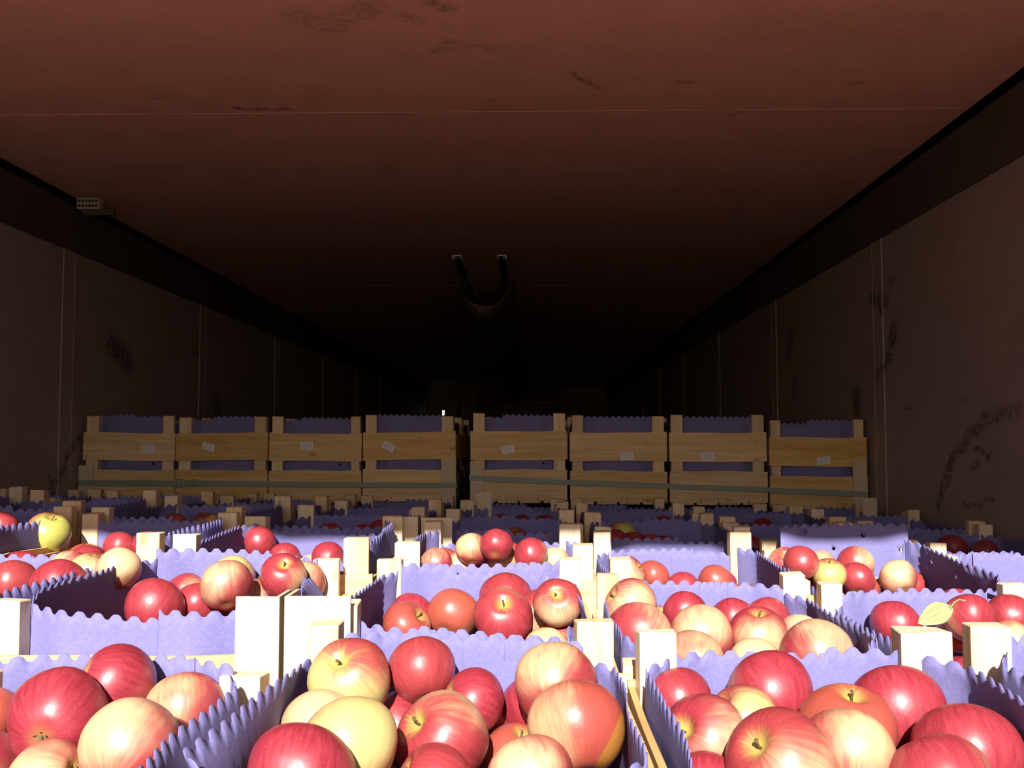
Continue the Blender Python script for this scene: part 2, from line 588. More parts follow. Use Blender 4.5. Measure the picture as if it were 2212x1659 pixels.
# --- fabric air duct slung under the ceiling on two rails
DX = -0.212
duct = obj('air_duct', None, loc=(DX, 3.85, ZC))
tag(duct, 'dark fabric air duct sagging under the middle of the ceiling', 'air duct')
for s in (-1, 1):
    rail = MB().box(s * 0.09 - 0.018, s * 0.09 + 0.018, 0, 9.0, -0.004, 0).box(s * 0.09 - 0.018, s * 0.09 - 0.015, 0, 9.0, -0.016, -0.004).box(s * 0.09 + 0.015, s * 0.09 + 0.018, 0, 9.0, -0.016, -0.004)
    r_ = obj('duct_rail', rail.mesh('duct_rail'), duct, M_STEEL)
    ringp = [(s * 0.103 + 0.0065 * math.cos(a), 0.0, -0.012 + 0.0065 * math.sin(a)) for a in [k * math.pi / 6 for k in range(13)]]
    obj('end_ring', MB().tube(ringp, 0.0014, 5).mesh('end_ring'), r_, M_STEEL)
    # rail end plate, black strap hanging back to the duct mouth
    obj('hanging_strap', MB().box(s * 0.09 - 0.012, s * 0.09 + 0.012, 0.02, 0.42, -0.02, -0.016).mesh('hanging_strap'), duct, M_RUBBER)
NU, NV = 28, 26
vs, fs = [], []
for i in range(NV + 1):
    y = 0.34 + (i / NV) ** 1.5 * 8.2
    for j in range(NU + 1):
        u = j / NU * 2 - 1
        cut = 0.42 * (u * u) * max(0, 1 - i / 6)            # the mouth is cut back in a curve
        sag = -0.165 * (1 - abs(u) ** 2.3) ** 0.9 * (1 + 0.10 * math.sin(i * 0.9) + 0.05 * math.sin(3 * u + i)) - 0.017
        grow = 1.0 + 0.5 * i / NV
        vs.append((u * (0.122 + 0.004 * math.sin(i)), y - 0.18 * (1 - u * u) * max(0, 1 - i / 5) + cut * 0.35, sag * grow))
for i in range(NV):
    for j in range(NU):
        a = i * (NU + 1) + j
        fs.append((a, a + 1, a + NU + 2, a + NU + 1))
me = bpy.data.meshes.new('duct_sleeve')
me.from_pydata(vs, [], fs)
me.polygons.foreach_set('use_smooth', [True] * len(me.polygons))
o = obj('duct_sleeve', me, duct, M_DUCT)
md = o.modifiers.new('thick', 'SOLIDIFY')
md.thickness = 0.002

# --- small slotted lamp housing under the ceiling at the left cove
lp = P(190, 439, 2.88)
lamp = obj('marker_lamp', None, loc=(lp.x, 2.88, ZC))
tag(lamp, 'small pale slotted lamp housing under the ceiling by the left cove', 'lamp')
zc = lp.z - ZC
obj('housing', MB().box(-0.034, 0.034, 0, 0.03, zc - 0.017, zc + 0.017).mesh('housing'), lamp, M_LAMP)
obj('bracket_and_shadow', MB().box(-0.02, 0.075, 0.008, 0.03, zc - 0.034, zc - 0.017).box(-0.02, 0.02, 0.01, 0.028, zc + 0.017, 0.0).mesh('bracket_and_shadow'), lamp, M_COVE)  # long lower bar is a dark stand-in for the housing's shadow; upper piece hangs it
slot = MB().box(-0.0033, 0.0033, -0.0012, 0.001, -0.0042, 0.0042).mesh('slot')
for r_ in range(2):
    for c_ in range(6):
        obj('slot', slot, lamp, M_DARK, loc=(-0.026 + c_ * 0.0104, 0, zc - 0.0075 + r_ * 0.015))

# ------------------------------------------------------------------ crates
CW, CL, CH = 0.294, 0.392, 0.275     # outer width, length, height to the post tops
T = 0.006
POSTS = []
for k, (w, d) in enumerate(((0.030, 0.024), (0.034, 0.022), (0.038, 0.028), (0.028, 0.026), (0.044, 0.030))):
    me = bevel_box('corner_post', w, d, CH - 0.002, 0.0012, 0.0016, 40 + k)
    me.materials.append(M_POST)
    POSTS.append((w, d, me))
ENDB = [board_mesh('end_board', CW, 0.088, T, 0, 60 + k) for k in range(4)]
ENDB2 = [board_mesh('end_board', CW, 0.094, T, 0, 70 + k) for k in range(4)]
SIDB = [board_mesh('side_board', CL - 2 * T, 0.080, T, 1, 80 + k) for k in range(4)]
BASE = [board_mesh('base_slat', CL - 0.004, 0.005, 0.062, 1, 90 + k) for k in range(2)]
for me in ENDB + ENDB2:
    me.materials.append(M_PINE_X)
for me in SIDB + BASE:
    me.materials.append(M_PINE_Y)
ZLB, ZUB = 0.006, 0.130              # base heights of lower and upper boards


def staple_mesh(name, seed, side):
    rnd = random.Random(seed)
    mb = MB()
    for x in (-CW / 2 + 0.014, CW / 2 - 0.014):
        for z in (0.012, 0.045, 0.076):
            a = math.radians(rnd.uniform(15, 45))
            Mx = Matrix.Translation((x + rnd.uniform(-.003, .003), 0, z + rnd.uniform(-.004, .004))) @ Matrix.Rotation(-a, 4, 'Y')
            mb.box(-0.0065, 0.0065, -0.0014, 0.0006, -0.0007, 0.0007, Mx)
    me = mb.mesh(name)
    me.materials.append(M_STAPLE)
    return me


STAP = [staple_mesh('staples', 5 + k, 0) for k in range(3)]
SIDE_WORD = {'I': 'fourth left', 'J': 'third left', 'K': 'second left', 'L': 'first left', 'M': 'first right', 'R': 'second right', 'S': 'third right', 'T': 'fourth right'}
ROW_WORD = {1: 'nearest row', 2: 'second row', 3: 'third row', 4: 'fourth row', 5: 'fifth row', 6: 'sixth row', 7: 'row under the strapped crates', 17: 'strapped upper row', 18: 'upper row behind the strapped one'}
ROW_Y = {0: 0.138, 1: 0.535, 2: 0.970, 3: 1.372, 4: 1.772, 5: 2.168, 6: 2.562}
TOPS = {  # height of the post tops per column, the load settles towards the right
    0: (-0.20,) * 8, 1: (-0.20, -0.20, -0.20, -0.205, -0.158, -0.168, -0.162, -0.165), 2: (-0.15, -0.15, -0.150, -0.153, -0.158, -0.175, -0.185, -0.185),
    3: (-0.11, -0.112, -0.122, -0.130, -0.136, -0.155, -0.185, -0.190), 4: (-0.095, -0.103, -0.115, -0.135, -0.142, -0.150, -0.172, -0.175),
    5: (-0.120, -0.125, -0.135, -0.145, -0.150, -0.155, -0.165, -0.170), 6: (-0.140, -0.145, -0.155, -0.160, -0.163, -0.168, -0.175, -0.180)}
LEFT_EDGE = {0: -0.23, 1: -0.238, 2: -0.258, 3: -0.224, 4: -0.228, 5: -0.230, 6: -0.228}
RIGHT_EDGE = {0: -0.21, 1: -0.218, 2: -0.226, 3: -0.206, 4: -0.200, 5: -0.200, 6: -0.198}
COLS = 'IJKLMRST'
HEIGHT_ADJ = {}


def crate_pos(c, row):
    """centre x, front y, z of the base"""
    i = COLS.index(c)
    rnd = random.Random(i * 101 + row * 11)
    if row in ROW_Y:
        y, zt = ROW_Y[row], TOPS[row][i]
        if i < 4:
            x = LEFT_EDGE[row] - 0.2985 * (3.5 - i) - 0.0
        else:
            x = RIGHT_EDGE[row] + 0.3025 * (i - 3.5)
        return max(x, -1.296) + rnd.uniform(0, .0015), y, zt - CH + rnd.uniform(-.003, .002)
    back = (i >= 4)
    y = 2.958 if back else 3.060
    lift = {'I': 0.0, 'J': 0.0, 'K': -0.002, 'L': 0.002, 'M': 0.0, 'R': -0.004, 'S': -0.005, 'T': -0.019}[c]
    zt = (-0.190 if not back else -0.186) + lift
    if i < 4:
        x = -0.2405 - 0.2980 * (3.5 - i)
    else:
        x = -0.192 + 0.3025 * (i - 3.5)
    if row == 7:
        return x, y, zt - CH
    if row == 17:
        return x, y, zt + 0.001
    return x, y + 0.402, zt + 0.001


def build_crate(c, row):
    i = COLS.index(c)
    rnd = random.Random(1000 + i * 31 + row * 7)
    x, y, z = crate_pos(c, row)
    yaw = rnd.uniform(-0.004, 0.004)
    root = obj('fruit_crate', None, loc=(x, y + CL / 2, z), rot=(0, 0, yaw))
    tag(root, 'slatted pine fruit crate, %s, %s of the centre gap' % (ROW_WORD[row], SIDE_WORD[c]), 'crate', 'slatted pine fruit crates')
    hx, hy = CW / 2, CL / 2
    for sx in (-1, 1):
        for sy in (-1, 1):
            if row == 1 and sy == 1:
                k = {('M', -1): 3, ('M', 1): 1, ('R', -1): 1, ('R', 1): 4, ('S', -1): 1}.get((c, sx), 2)
            else:
                k = rnd.choice((0, 0, 1, 1, 2, 3))
            w, d, me = POSTS[k]
            dz = rnd.uniform(-0.006, 0.0)
            if row == 1 and sy == -1:
                dz = -0.052
            if row == 2 and sy == -1 and (c, sx) in (('M', 1), ('R', -1), ('R', 1), ('S', -1)):
                dz = -0.045
            if row == 3 and sy == -1 and (c, sx) in (('R', 1), ('S', -1), ('S', 1), ('T', -1)):
                dz = -0.034
            o = obj('corner_post', me, root, loc=(sx * (hx - T - w / 2 - 0.001), sy * (hy - T - d / 2 - 0.0005), 0.0), rot=(0, 0, math.pi if rnd.random() < .5 else 0))
            o.scale = (1, 1, 1 + dz / CH)
    for sy in (-1, 1):
        for lv in (0, 1):
            me = rnd.choice(ENDB2 if lv == 0 else ENDB)
            o = obj('end_board', me, root, loc=(rnd.uniform(-.0015, .0015), sy * (hy - T / 2), ZLB if lv == 0 else ZUB), rot=(0, rnd.uniform(-.012, .012), 0))
            if row == 17 and sy == -1:
                st = obj('staples', STAP[rnd.randrange(3)], o, loc=(0, -T / 2, 0))
                st['kind'] = 'stuff'
                if lv == 0:
                    for nx in (-0.065, 0.005, 0.07):
                        q = nx + rnd.uniform(-.02, .02)
                        obj('nail', MB().tube([(q, -T / 2 - 0.0006, -0.004), (q + rnd.uniform(-.001, .001), -T / 2 - 0.0006, 0.013)], 0.0007, 5).mesh('nail'), o, M_NAIL)
                else:
                    sticker_and_stamp(c, o)
    for sx in (-1, 1):
        for lv in (0, 1):
            obj('side_board', rnd.choice(SIDB), root, loc=(sx * (hx - T / 2), 0, (ZLB + 0.002) if lv == 0 else (ZUB + 0.002)), rot=(rnd.uniform(-.006, .006), 0, 0))
    for k in range(4):
        obj('base_slat', BASE[k % 2], root, loc=(-0.105 + k * 0.07, 0, 0.0005))
    return root


STICK = {'I': (321, 968, 3, 245, 297, 0), 'J': (451, 965, 15, 438, 490, 8), 'K': (663, 963, -3, 653, 708, 12), 'L': (839, 964, 28, 868, 892, 4),
         'M': (1098, 971, -10, 1155, 1211, 4), 'R': (1354, 986, -3, 1262, 1320, 10), 'S': (1529, 986, -13, 1577, 1634, 8), 'T': (1779, 995, -10, 1675, 1726, 14)}
me_st = MB().box(-0.0195, 0.0195, -0.0006, 0, -0.0115, 0.0115).mesh('label_sticker')
me_st.materials.append(M_STICK)
mb = MB()
for k in range(6):
    z = 0.0085 - k * 0.0032
    x1 = 0.0165 if k in (0, 1, 4) else (0.013 if k != 3 else 0.015)
    q = -0.0165
    rr = random.Random(k)
    while q < x1:
        w = rr.uniform(0.0018, 0.0055)
        mb.box(q, min(q + w, x1), -0.0009, -0.0006, z - 0.0007, z + 0.0007)
        q += w + 0.0011
me_pr = mb.mesh('printed_lines')
me_pr.materials.append(M_PRINT)


def stamp_mesh(seed):
    rnd = random.Random(seed)
    mb = MB()
    W, H = 0.040, 0.020
    for (x0, x1, z0, z1) in ((-W, W, H - .0006, H), (-W, W, -H, -H + .0006), (-W, -W + .0006, -H, H), (W - .0006, W, -H, H), (-W + .011, -W + .0115, 0.004, H)):
        q = 0.0
        n = 9
        for k in range(n):                                     # worn, broken lines
            if rnd.random() < 0.28:
                continue
            a, b2 = k / n, (k + 0.92) / n
            if x1 - x0 > z1 - z0:
                mb.box(x0 + (x1 - x0) * a, x0 + (x1 - x0) * b2, -0.0002, 0, z0, z1)
            else:
                mb.box(x0, x1, -0.0002, 0, z0 + (z1 - z0) * a, z0 + (z1 - z0) * b2)
    for k in range(8):
        q = -W + 0.015 + k * 0.006
        if rnd.random() < 0.7:
            mb.box(q, q + 0.0032, -0.0002, 0, H - 0.0062, H - 0.0052)
        if rnd.random() < 0.5:
            mb.box(q, q + 0.0006, -0.0002, 0, -0.006, 0.000)
    mb.box(W - .012, W - .004, -0.0002, 0, H - .008, H - .0072).box(W - .011, W - .0103, -0.0002, 0, H - .008, H - .003).box(W - .006, W - .0053, -0.0002, 0, H - .008, H - .003)
    return mb.mesh('ink_stamp')


def sticker_and_stamp(c, board):
    x, y, z = crate_pos(c, 17)
    px, py, a, s0, s1, sa = STICK[c]
    p = P(px, py, y)
    s = obj('label_sticker', me_st, board, loc=(p.x - x, -T / 2 - 0.0012, p.z - z - ZUB), rot=(0, math.radians(a), 0))
    s['label'] = 'white printed paper sticker'
    obj('printed_lines', me_pr, s, loc=(0, 0, 0)) if False else None
    pr = obj('printed_lines', me_pr, board, loc=(p.x - x, -T / 2 - 0.0012, p.z - z - ZUB), rot=(0, math.radians(a), 0))
    pr['kind'] = 'stuff'
    q = P((s0 + s1) / 2, 969, y)
    st = obj('ink_stamp', stamp_mesh(COLS.index(c) + 3), board, M_INK, loc=(q.x - x, -T / 2 - 0.0014, 0.044), rot=(0, math.radians(sa), 0))
    st['label'] = 'faint rectangular ink stamp'
    st['kind'] = 'stuff'


# ------------------------------------------------------------------ paper liners with scalloped flaps
CX, CY = 0.112, 0.168


def sstep(a, b2, x):
    t_ = max(0.0, min(1.0, (x - a) / (b2 - a)))
    return t_ * t_ * (3 - 2 * t_)


def flap_mesh(name, u0, u1, W, H, seed, lean, bulge, spp=8, holes=(), slope=0.0, curl=0.0, skin=0.0, crease=0.0, amp=0.0033, per=0.0186):
    """u runs along the flap, +y is outward, z up; scalloped upper edge"""
    rnd = random.Random(seed)
    ph = [rnd.uniform(0, 6.28) for _ in range(8)]
    VB = 0.205

    def top(u):
        q = u / per * math.pi + ph[0]
        s = math.tanh(1.7 * math.cos(2 * q) + 0.45)
        return H + amp * s + slope * u + 0.0022 * math.sin(9 * u + ph[1])

    def place(u, v):
        e = sstep(0.0, 0.05, W / 2 - abs(u))
        o_ = bulge * e
        h = max(0.0, v - VB) / 0.06
        ln = lean * (0.75 + 0.25 * math.sin(14 * u + ph[2])) + curl * sstep(-W / 2, W / 2, u)
        o_ -= ln * h ** 1.35 * (0.35 + 0.65 * e)
        o_ += 0.0022 * e * math.sin(23 * u + ph[3] + 12 * v) + 0.0014 * e * math.sin(47 * u + ph[4] - 20 * v) * min(1, h + .2)
        if crease:
            o_ -= crease * max(0, 1 - abs(u - 0.3 * W * math.sin(ph[5]) - (v - VB) * 0.8) / 0.012) * h
        return (u, o_ - skin, v)

    n = max(6, int((u1 - u0) / per * spp))
    us = [u0 + (u1 - u0) * k / n for k in range(n + 1)]
    if not holes:
        ts = [0, 0.35, 0.6, 0.74, 0.83, 0.90, 0.955, 1.0] if spp >= 6 else [0, 0.6, 0.8, 0.92, 1.0]
        vs, fs = [], []
        for u in us:
            tp = top(u)
            for t_ in ts:
                vs.append(place(u, tp * t_ if t_ > .7 else H * t_))
        m_ = len(ts)
        for k in range(n):
            for j in range(m_ - 1):
                a = k * m_ + j
                fs.append((a, a + m_, a + m_ + 1, a + 1))
    else:
        pts = [Vector((u, top(u))) for u in us] + [Vector((u1, 0.0)), Vector((u0, 0.0))]
        loops = [list(range(len(pts)))]
        for (hu, hv, hr) in holes:
            i0 = len(pts)
            pts += [Vector((hu + hr * math.cos(a * math.pi / 6), hv + hr * math.sin(a * math.pi / 6))) for a in range(12)]
            loops.append(list(range(i0, i0 + 12)))
        gu = u0 + 0.009
        while gu < u1 - 0.006:
            gv = 0.03
            while gv < H - 0.008:
                if all((gu - a) ** 2 + (gv - b2) ** 2 > (r + 0.003) ** 2 for a, b2, r in holes):
                    pts.append(Vector((gu, gv)))
                gv += 0.012 if gv > 0.18 else 0.045
            gu += 0.012
        edges = [(l[k], l[(k + 1) % len(l)]) for l in loops for k in range(len(l))]
        r_ = delaunay_2d_cdt(pts, edges, [loops[0]], 1, 1e-6)
        vs = [place(p.x, p.y) for p in r_[0]]
        fs = []
        for f in r_[2]:
            cx = sum(r_[0][q].x for q in f) / len(f)
            cy = sum(r_[0][q].y for q in f) / len(f)
            if all((cx - a) ** 2 + (cy - b2) ** 2 > (r * 0.93) ** 2 for a, b2, r in holes):
                fs.append(tuple(f))
    me = bpy.data.meshes.new(name)
    me.from_pydata(vs, [], fs)
    me.polygons.foreach_set('use_smooth', [True] * len(me.polygons))
    me.materials.append(M_PAPER)
    me.update()
    return me


# per crate exceptions: flap heights above the base (front, back, left, right) and leans
FLAPS = {
    'L1': dict(front=0.235, back=0.276, left=0.262, right=0.262, lean_r=0.016, lean_l=0.01),
    'M1': dict(front=0.206, back=0.243, left=0.236, right=0.232, lean_l=-0.036, curl_l=0.036, lean_r=0.004, slope_b=-0.04),
    'R1': dict(front=0.212, back=0.240, left=0.234, right=0.242, lean_r=0.014, lean_l=0.004),
    'S1': dict(front=0.206, back=0.250, left=0.236, right=0.252, lean_l=0.010),
    'K2': dict(front=0.25, back=0.262, left=0.252, right=0.256, lean_r=0.012),
    'L2': dict(front=0.253, back=0.268, left=0.262, right=0.246, lean_l=0.014, lean_r=0.008, curl_r=0.04, slope_f=-0.06, slope_b=-0.05),
    'M2': dict(front=0.234, back=0.254, left=0.246, right=0.234, lean_l=0.014, lean_r=0.020, slope_f=-0.09, crease=0.010, slope_b=-0.05),
    'R2': dict(front=0.205, back=0.250, left=0.232, right=0.236, lean_r=0.016, lean_l=0.006),
    'S2': dict(front=0.21, back=0.245, left=0.238, right=0.24, lean_l=0.004),
    'J3': dict(),
    'K3': dict(front=0.225, back=0.245, left=0.19, right=0.25, lean_r=0.014),
    'L3': dict(front=0.230, back=0.236, left=0.25, right=0.25, lean_r=0.01, lean_l=0.012),
    'M3': dict(front=0.234, back=0.222, left=0.245, right=0.230, lean_l=0.004, crease=0.012),
    'R3': dict(front=0.212, back=0.233, left=0.23, right=0.234, lean_r=0.012),
    'S3': dict(front=0.242, back=0.306, left=0.24, right=0.264, lean_r=0.018, slope_r=0.09, holes=True),
    'T3': dict(front=0.235, back=0.258, left=0.24, right=0.25),
}
POOL = {}


def pooled(kind, k, lo):
    key = (kind, k, lo)
    if key not in POOL:
        if kind == 'end':
            H = (0.254 if lo == 2 else 0.236) + 0.006 * (k % 3)
            hs = [(-0.075 if k % 2 else 0.06, 0.112, 0.0033), (0.02, 0.20, 0.003)] if lo == 2 else ()
            a = flap_mesh('flap', -CX, 0.03 + 0.02 * (k % 2), 2 * CX, H + (0.006 if k % 3 == 0 else -0.004), 300 + k, 0.004, 0.020, 5, hs)
            b2 = flap_mesh('flap', -0.01, CX, 2 * CX, H, 320 + k, 0.006, 0.020, 5, (), skin=0.0016, slope=-0.03 if k % 4 == 1 else 0.0)
            POOL[key] = (a, b2)
        else:
            POOL[key] = (flap_mesh('flap', -CY, CY, 2 * CY, 0.238 + 0.004 * (k % 3), 340 + k, 0.006 + 0.003 * (k % 3), 0.025, 5),)
    return POOL[key]


def thicken(o, near):
    if near:
        md = o.modifiers.new('paper', 'SOLIDIFY')
        md.thickness = 0.0009
        md.offset = -1


me_base = MB().box(-CX, CX, -CY, CY, 0.0, 0.001).mesh('base_sheet')
me_base.materials.append(M_PAPER)


def build_liner(c, row):
    i = COLS.index(c)
    rnd = random.Random(5000 + i * 17 + row * 5)
    x, y, z = crate_pos(c, row)
    root = obj('paper_liner', None, loc=(x, y + CL / 2, z + 0.007))
    tag(root, 'purple scalloped paper liner, %s, %s of the centre gap' % (ROW_WORD[row], SIDE_WORD[c]), 'liner', 'purple paper crate liners')
    obj('base_sheet', me_base, root)
    near = row <= 3
    sides = [('front', 0), ('back', 1), ('left', 2), ('right', 3)]
    F = FLAPS.get(c + str(row), {})
    for nm, s in sides:
        if near:
            H = F.get(nm, 0.250) + rnd.uniform(-.003, .003)
            lk = {'front': F.get('lean_f', 0.002), 'back': F.get('lean_b', 0.0), 'left': F.get('lean_l', 0.010), 'right': F.get('lean_r', 0.010)}[nm]
            seed = rnd.randrange(9999)
            if s < 2:
                sl = F.get('slope_f' if s == 0 else 'slope_b', 0.0)
                sl = -sl if s == 0 else sl        # given as rising to the right
                hs = ()
                if F.get('holes') and s == 1:
                    hs = [(-0.062, 0.292, 0.0042), (0.040, 0.286, 0.0042), (-0.012, 0.262, 0.003), (0.10, 0.262, 0.0035)]
                ov = rnd.choice((-0.05, 0.05, 0.02))
                if hs:
                    parts = [flap_mesh('flap', -CX, CX, 2 * CX, H, seed, lk, 0.020, 8, hs, sl)]
                else:
                    parts = [flap_mesh('flap', -CX, ov + 0.02, 2 * CX, H, seed, lk, 0.020, 8, (), sl, crease=F.get('crease', 0) if s else 0),
                             flap_mesh('flap', ov - 0.02, CX, 2 * CX, H + rnd.choice((-.007, -.004, .004)), seed + 1, lk, 0.020, 8, (), sl, skin=0.0018)]
            else:
                hs = [(-0.105, 0.250, 0.004), (-0.02, 0.236, 0.003)] if F.get('holes') and s == 3 else ()
                if s == 3:
                    cu = F.get('curl_r', 0.0)     # u runs towards the camera: strongest at the far end
                    parts = [flap_mesh('flap', -CY, CY, 2 * CY, H, seed, lk + cu, 0.025, 8, hs, -F.get('slope_r', 0.0), curl=-cu, amp=0.003)]
                else:
                    parts = [flap_mesh('flap', -CY, CY, 2 * CY, H, seed, lk, 0.025, 8, hs, curl=F.get('curl_l', 0.0), amp=0.003)]
        else:
            parts = pooled('end' if s < 2 else 'side', rnd.randrange(6), 2 if row == 17 and s == 0 else 0)
        if s == 0:
            loc, rz = (0, -CY, 0), math.pi
        elif s == 1:
            loc, rz = (0, CY, 0), 0.0
        elif s == 2:
            loc, rz = (-CX, 0, 0), math.pi / 2
        else:
            loc, rz = (CX, 0, 0), -math.pi / 2
        for me in parts:
            o = obj('flap', me, root, loc=loc, rot=(0, 0, rz))
            thicken(o, near)
    return root


VIEW = {1: 'KLMRST', 2: 'JKLMRST', 3: COLS, 4: 'IJKLMRST', 5: COLS, 6: COLS, 7: COLS, 17: COLS, 18: COLS}
for row, cs in VIEW.items():
    for c in cs:
        build_crate(c, row)
        build_liner(c, row)

# hidden lower tiers and pallets that carry the load
mb = MB()
for row in (0, 1, 2, 3, 4, 5, 6, 7, 8):
    for c in COLS:
        if row < 3 and c == 'I':
            continue
        if row == 8:
            x, y, z = crate_pos(c, 7)
            y += 0.402
            z += CH
        else:
            x, y, z = crate_pos(c, row)
        n = 5 if row < 8 else 6
        for k in range(0 if row == 0 or c not in VIEW.get(row, COLS) else 1, n + 1):
            b_ = z - k * CH
            for sx in (-1, 1):
                mb.box(x + sx * CW / 2 - (T if sx > 0 else 0), x + sx * CW / 2 + (T if sx < 0 else 0), y, y + CL, b_ + 0.006, b_ + 0.21)
                for yy in (y + 0.008, y + CL - 0.032):
                    mb.box(x + sx * 0.122 - 0.016, x + sx * 0.122 + 0.016, yy, yy + 0.024, b_, b_ + CH - 0.004)
            for yy in (y, y + CL - T):
                mb.box(x - CW / 2, x + CW / 2, yy, yy + T, b_ + 0.006, b_ + 0.10)
                mb.box(x - CW / 2, x + CW / 2, yy, yy + T, b_ + 0.13, b_ + 0.218)
        zb = z - n * CH
        mb.box(x - CW / 2, x + CW / 2, y, y + CL, zb - 0.02, zb - 0.002)
        mb.box(x - 0.05, x + 0.05, y, y + CL, ZF + 0.001, zb - 0.02)
low = obj('stacked_crates', mb.mesh('stacked_crates'), mat=M_PINE_X)
tag(low, 'lower tiers of pine crates on pallets under the visible top crates', 'crates', kind='stuff')

# ------------------------------------------------------------------ angle boards, straps
def angle_board(px0, px1, ptop, d, side, label, depth=0.045, length=0.42):
    """L shaped edge protector: a front face and a return along the pallet's side"""
    a, b_ = P(px0, ptop, d), P(px1, ptop, d)
    z1 = a.z
    w = b_.x - a.x
    th = 0.004
    root = obj('angle_board', None, loc=(a.x, d, z1))
    tag(root, label, 'edge protector', 'pale angle boards on the pallet corners')
    obj('front_leg', MB().box(0, w, -th, 0, -length, 0).mesh('front_leg'), root, M_ANGLE)
    if side == 'r':
        obj('side_leg', MB().box(w - th, w, 0, depth, -length, 0).mesh('side_leg'), root, M_ANGLE)
    else:
        obj('side_leg', MB().box(0, th, 0, depth, -length, 0).mesh('side_leg'), root, M_ANGLE)
    return root


YL, YR = 3.060, 2.958
angle_board(171, 203, 1005, YL - 0.002, 'l', 'pale angle board on the outer left corner of the strapped crates')
angle_board(953, 985, 992, YL - 0.002, 'r', 'pale angle board left of the centre gap on the strapped crates')
angle_board(1016, 1046, 996, YR - 0.002, 'l', 'pale angle board right of the centre gap on the strapped crates')
angle_board(1841, 1872, 995, YR - 0.002, 'r', 'pale angle board on the outer right corner of the strapped crates')
angle_board(1030, 1062, 1063, 2.555, 'l', 'short pale angle board standing before the strapped right hand crates', length=0.3)
angle_board(1862, 1893, 1076, 2.70, 'r', 'short pale angle board near the right wall before the strapped crates', length=0.3)
angle_board(859, 903, 1116, 1.766, 'r', 'pale angle board in shade, fourth row, left of the centre gap', length=0.3)
angle_board(911, 977, 1118, 1.766, 'l', 'half sunlit pale angle board, fourth row, right of the centre gap', length=0.3)
angle_board(512, 606, 1288, 0.966, 'r', 'sunlit angle board, second row, left of the centre gap', length=0.3)
angle_board(617, 759, 1287, 0.966, 'l', 'wide sunlit angle board, second row, right of the centre gap', length=0.3)


def strap(pts, d, h, label, x_in):
    """band over the front of the load with returns along both sides"""
    root = obj('packing_strap', None, loc=(0, d, 0))
    tag(root, label, 'strap', 'grey packing straps')
    vs, fs = [], []
    W = [P(px, py, d) for px, py in pts]
    line = [(W[0].x, 0.75, W[0].z)] + [(p.x, 0.0, p.z) for p in W] + [(W[-1].x, 0.75, W[-1].z)]
    cx = (W[0].x + W[-1].x) / 2
    for k, (x, y, z) in enumerate(line):
        nx = 0.0012 * (1 if x > cx else -1) if k in (0, 1, len(line) - 2, len(line) - 1) else 0
        for o_, zz in ((0, -h / 2), (0, h / 2), (1, h / 2), (1, -h / 2)):
            vs.append((x + nx * o_, y - (0.0012 * o_ if 0 < k < len(line) - 1 else 0), z + zz))
    for k in range(len(line) - 1):
        for s in range(4):
            fs.append((k * 4 + s, k * 4 + (s + 1) % 4, k * 4 + 4 + (s + 1) % 4, k * 4 + 4 + s))
    me = bpy.data.meshes.new('band')
    me.from_pydata(vs, [], fs)
    me.update()
    obj('band', me, root, M_STRAP)
    return root


s1 = strap([(170, 1043), (380, 1043.5), (700, 1047), (986, 1048.5)], YL - 0.0075, 0.0165, 'grey packing strap with wire buckle across the left strapped crates', 0)
b0 = P(388, 1043, YL - 0.012)
mb = MB()
hw, hh = 0.0125, 0.0125
mb.tube([(-hw, 0, -hh), (-hw, -0.001, hh), (hw, -0.001, hh), (hw, 0, -hh), (-hw, 0, -hh)], 0.0017, 6)
obj('buckle', mb.mesh('buckle'), s1, M_STEEL, loc=(b0.x, -0.005, b0.z))
e0, e1 = P(395, 1046, YL), P(428, 1039, YL)
obj('loose_end', MB().box(0, e1.x - e0.x, -0.0012, 0, -0.0075, 0.0075).mesh('loose_end'), s1, M_STRAP, loc=(e0.x, -0.004, e0.z), rot=(0, -math.atan2(e1.z - e0.z, e1.x - e0.x), math.radians(-4)))
f0, f1 = P(350, 1044, YL), P(384, 1043, YL)
obj('doubled_band', MB().box(f0.x, f1.x, -0.0035, -0.0013, f0.z - 0.0085, f0.z + 0.0085).mesh('doubled_band'), s1, M_STRAP)
s2 = strap([(1014, 1032), (1230, 1042), (1650, 1058), (1873, 1068)], YR - 0.0075, 0.0155, 'grey packing strap sloping across the right strapped crates', 0)

# a small lit indicator on the far bulkhead, seen over the left stack
tg = P(958, 892, Y1 - 0.02)
ind = obj('indicator_light', None, loc=(tg.x, Y1, tg.z))
tag(ind, 'tiny bright white indicator light on the dark far bulkhead', 'light')
obj('indicator_body', bevel_box('indicator_body', 0.05, 0.02, 0.09, 0.003), ind, M_GRILLE, loc=(0, -0.0105, -0.045))
m_ind, nt_, b_ind = new_mat('indicator_glow')
b_ind.inputs['Base Color'].default_value = (0.9, 0.9, 0.95, 1)
b_ind.inputs['Emission Color'].default_value = (0.95, 0.95, 1.0, 1)
b_ind.inputs['Emission Strength'].default_value = 1.6
for zz in (-0.034, 0.004):
    obj('indicator_lens', bevel_box('indicator_lens', 0.032, 0.006, 0.03, 0.002), ind, m_ind, loc=(0, -0.0235, zz))

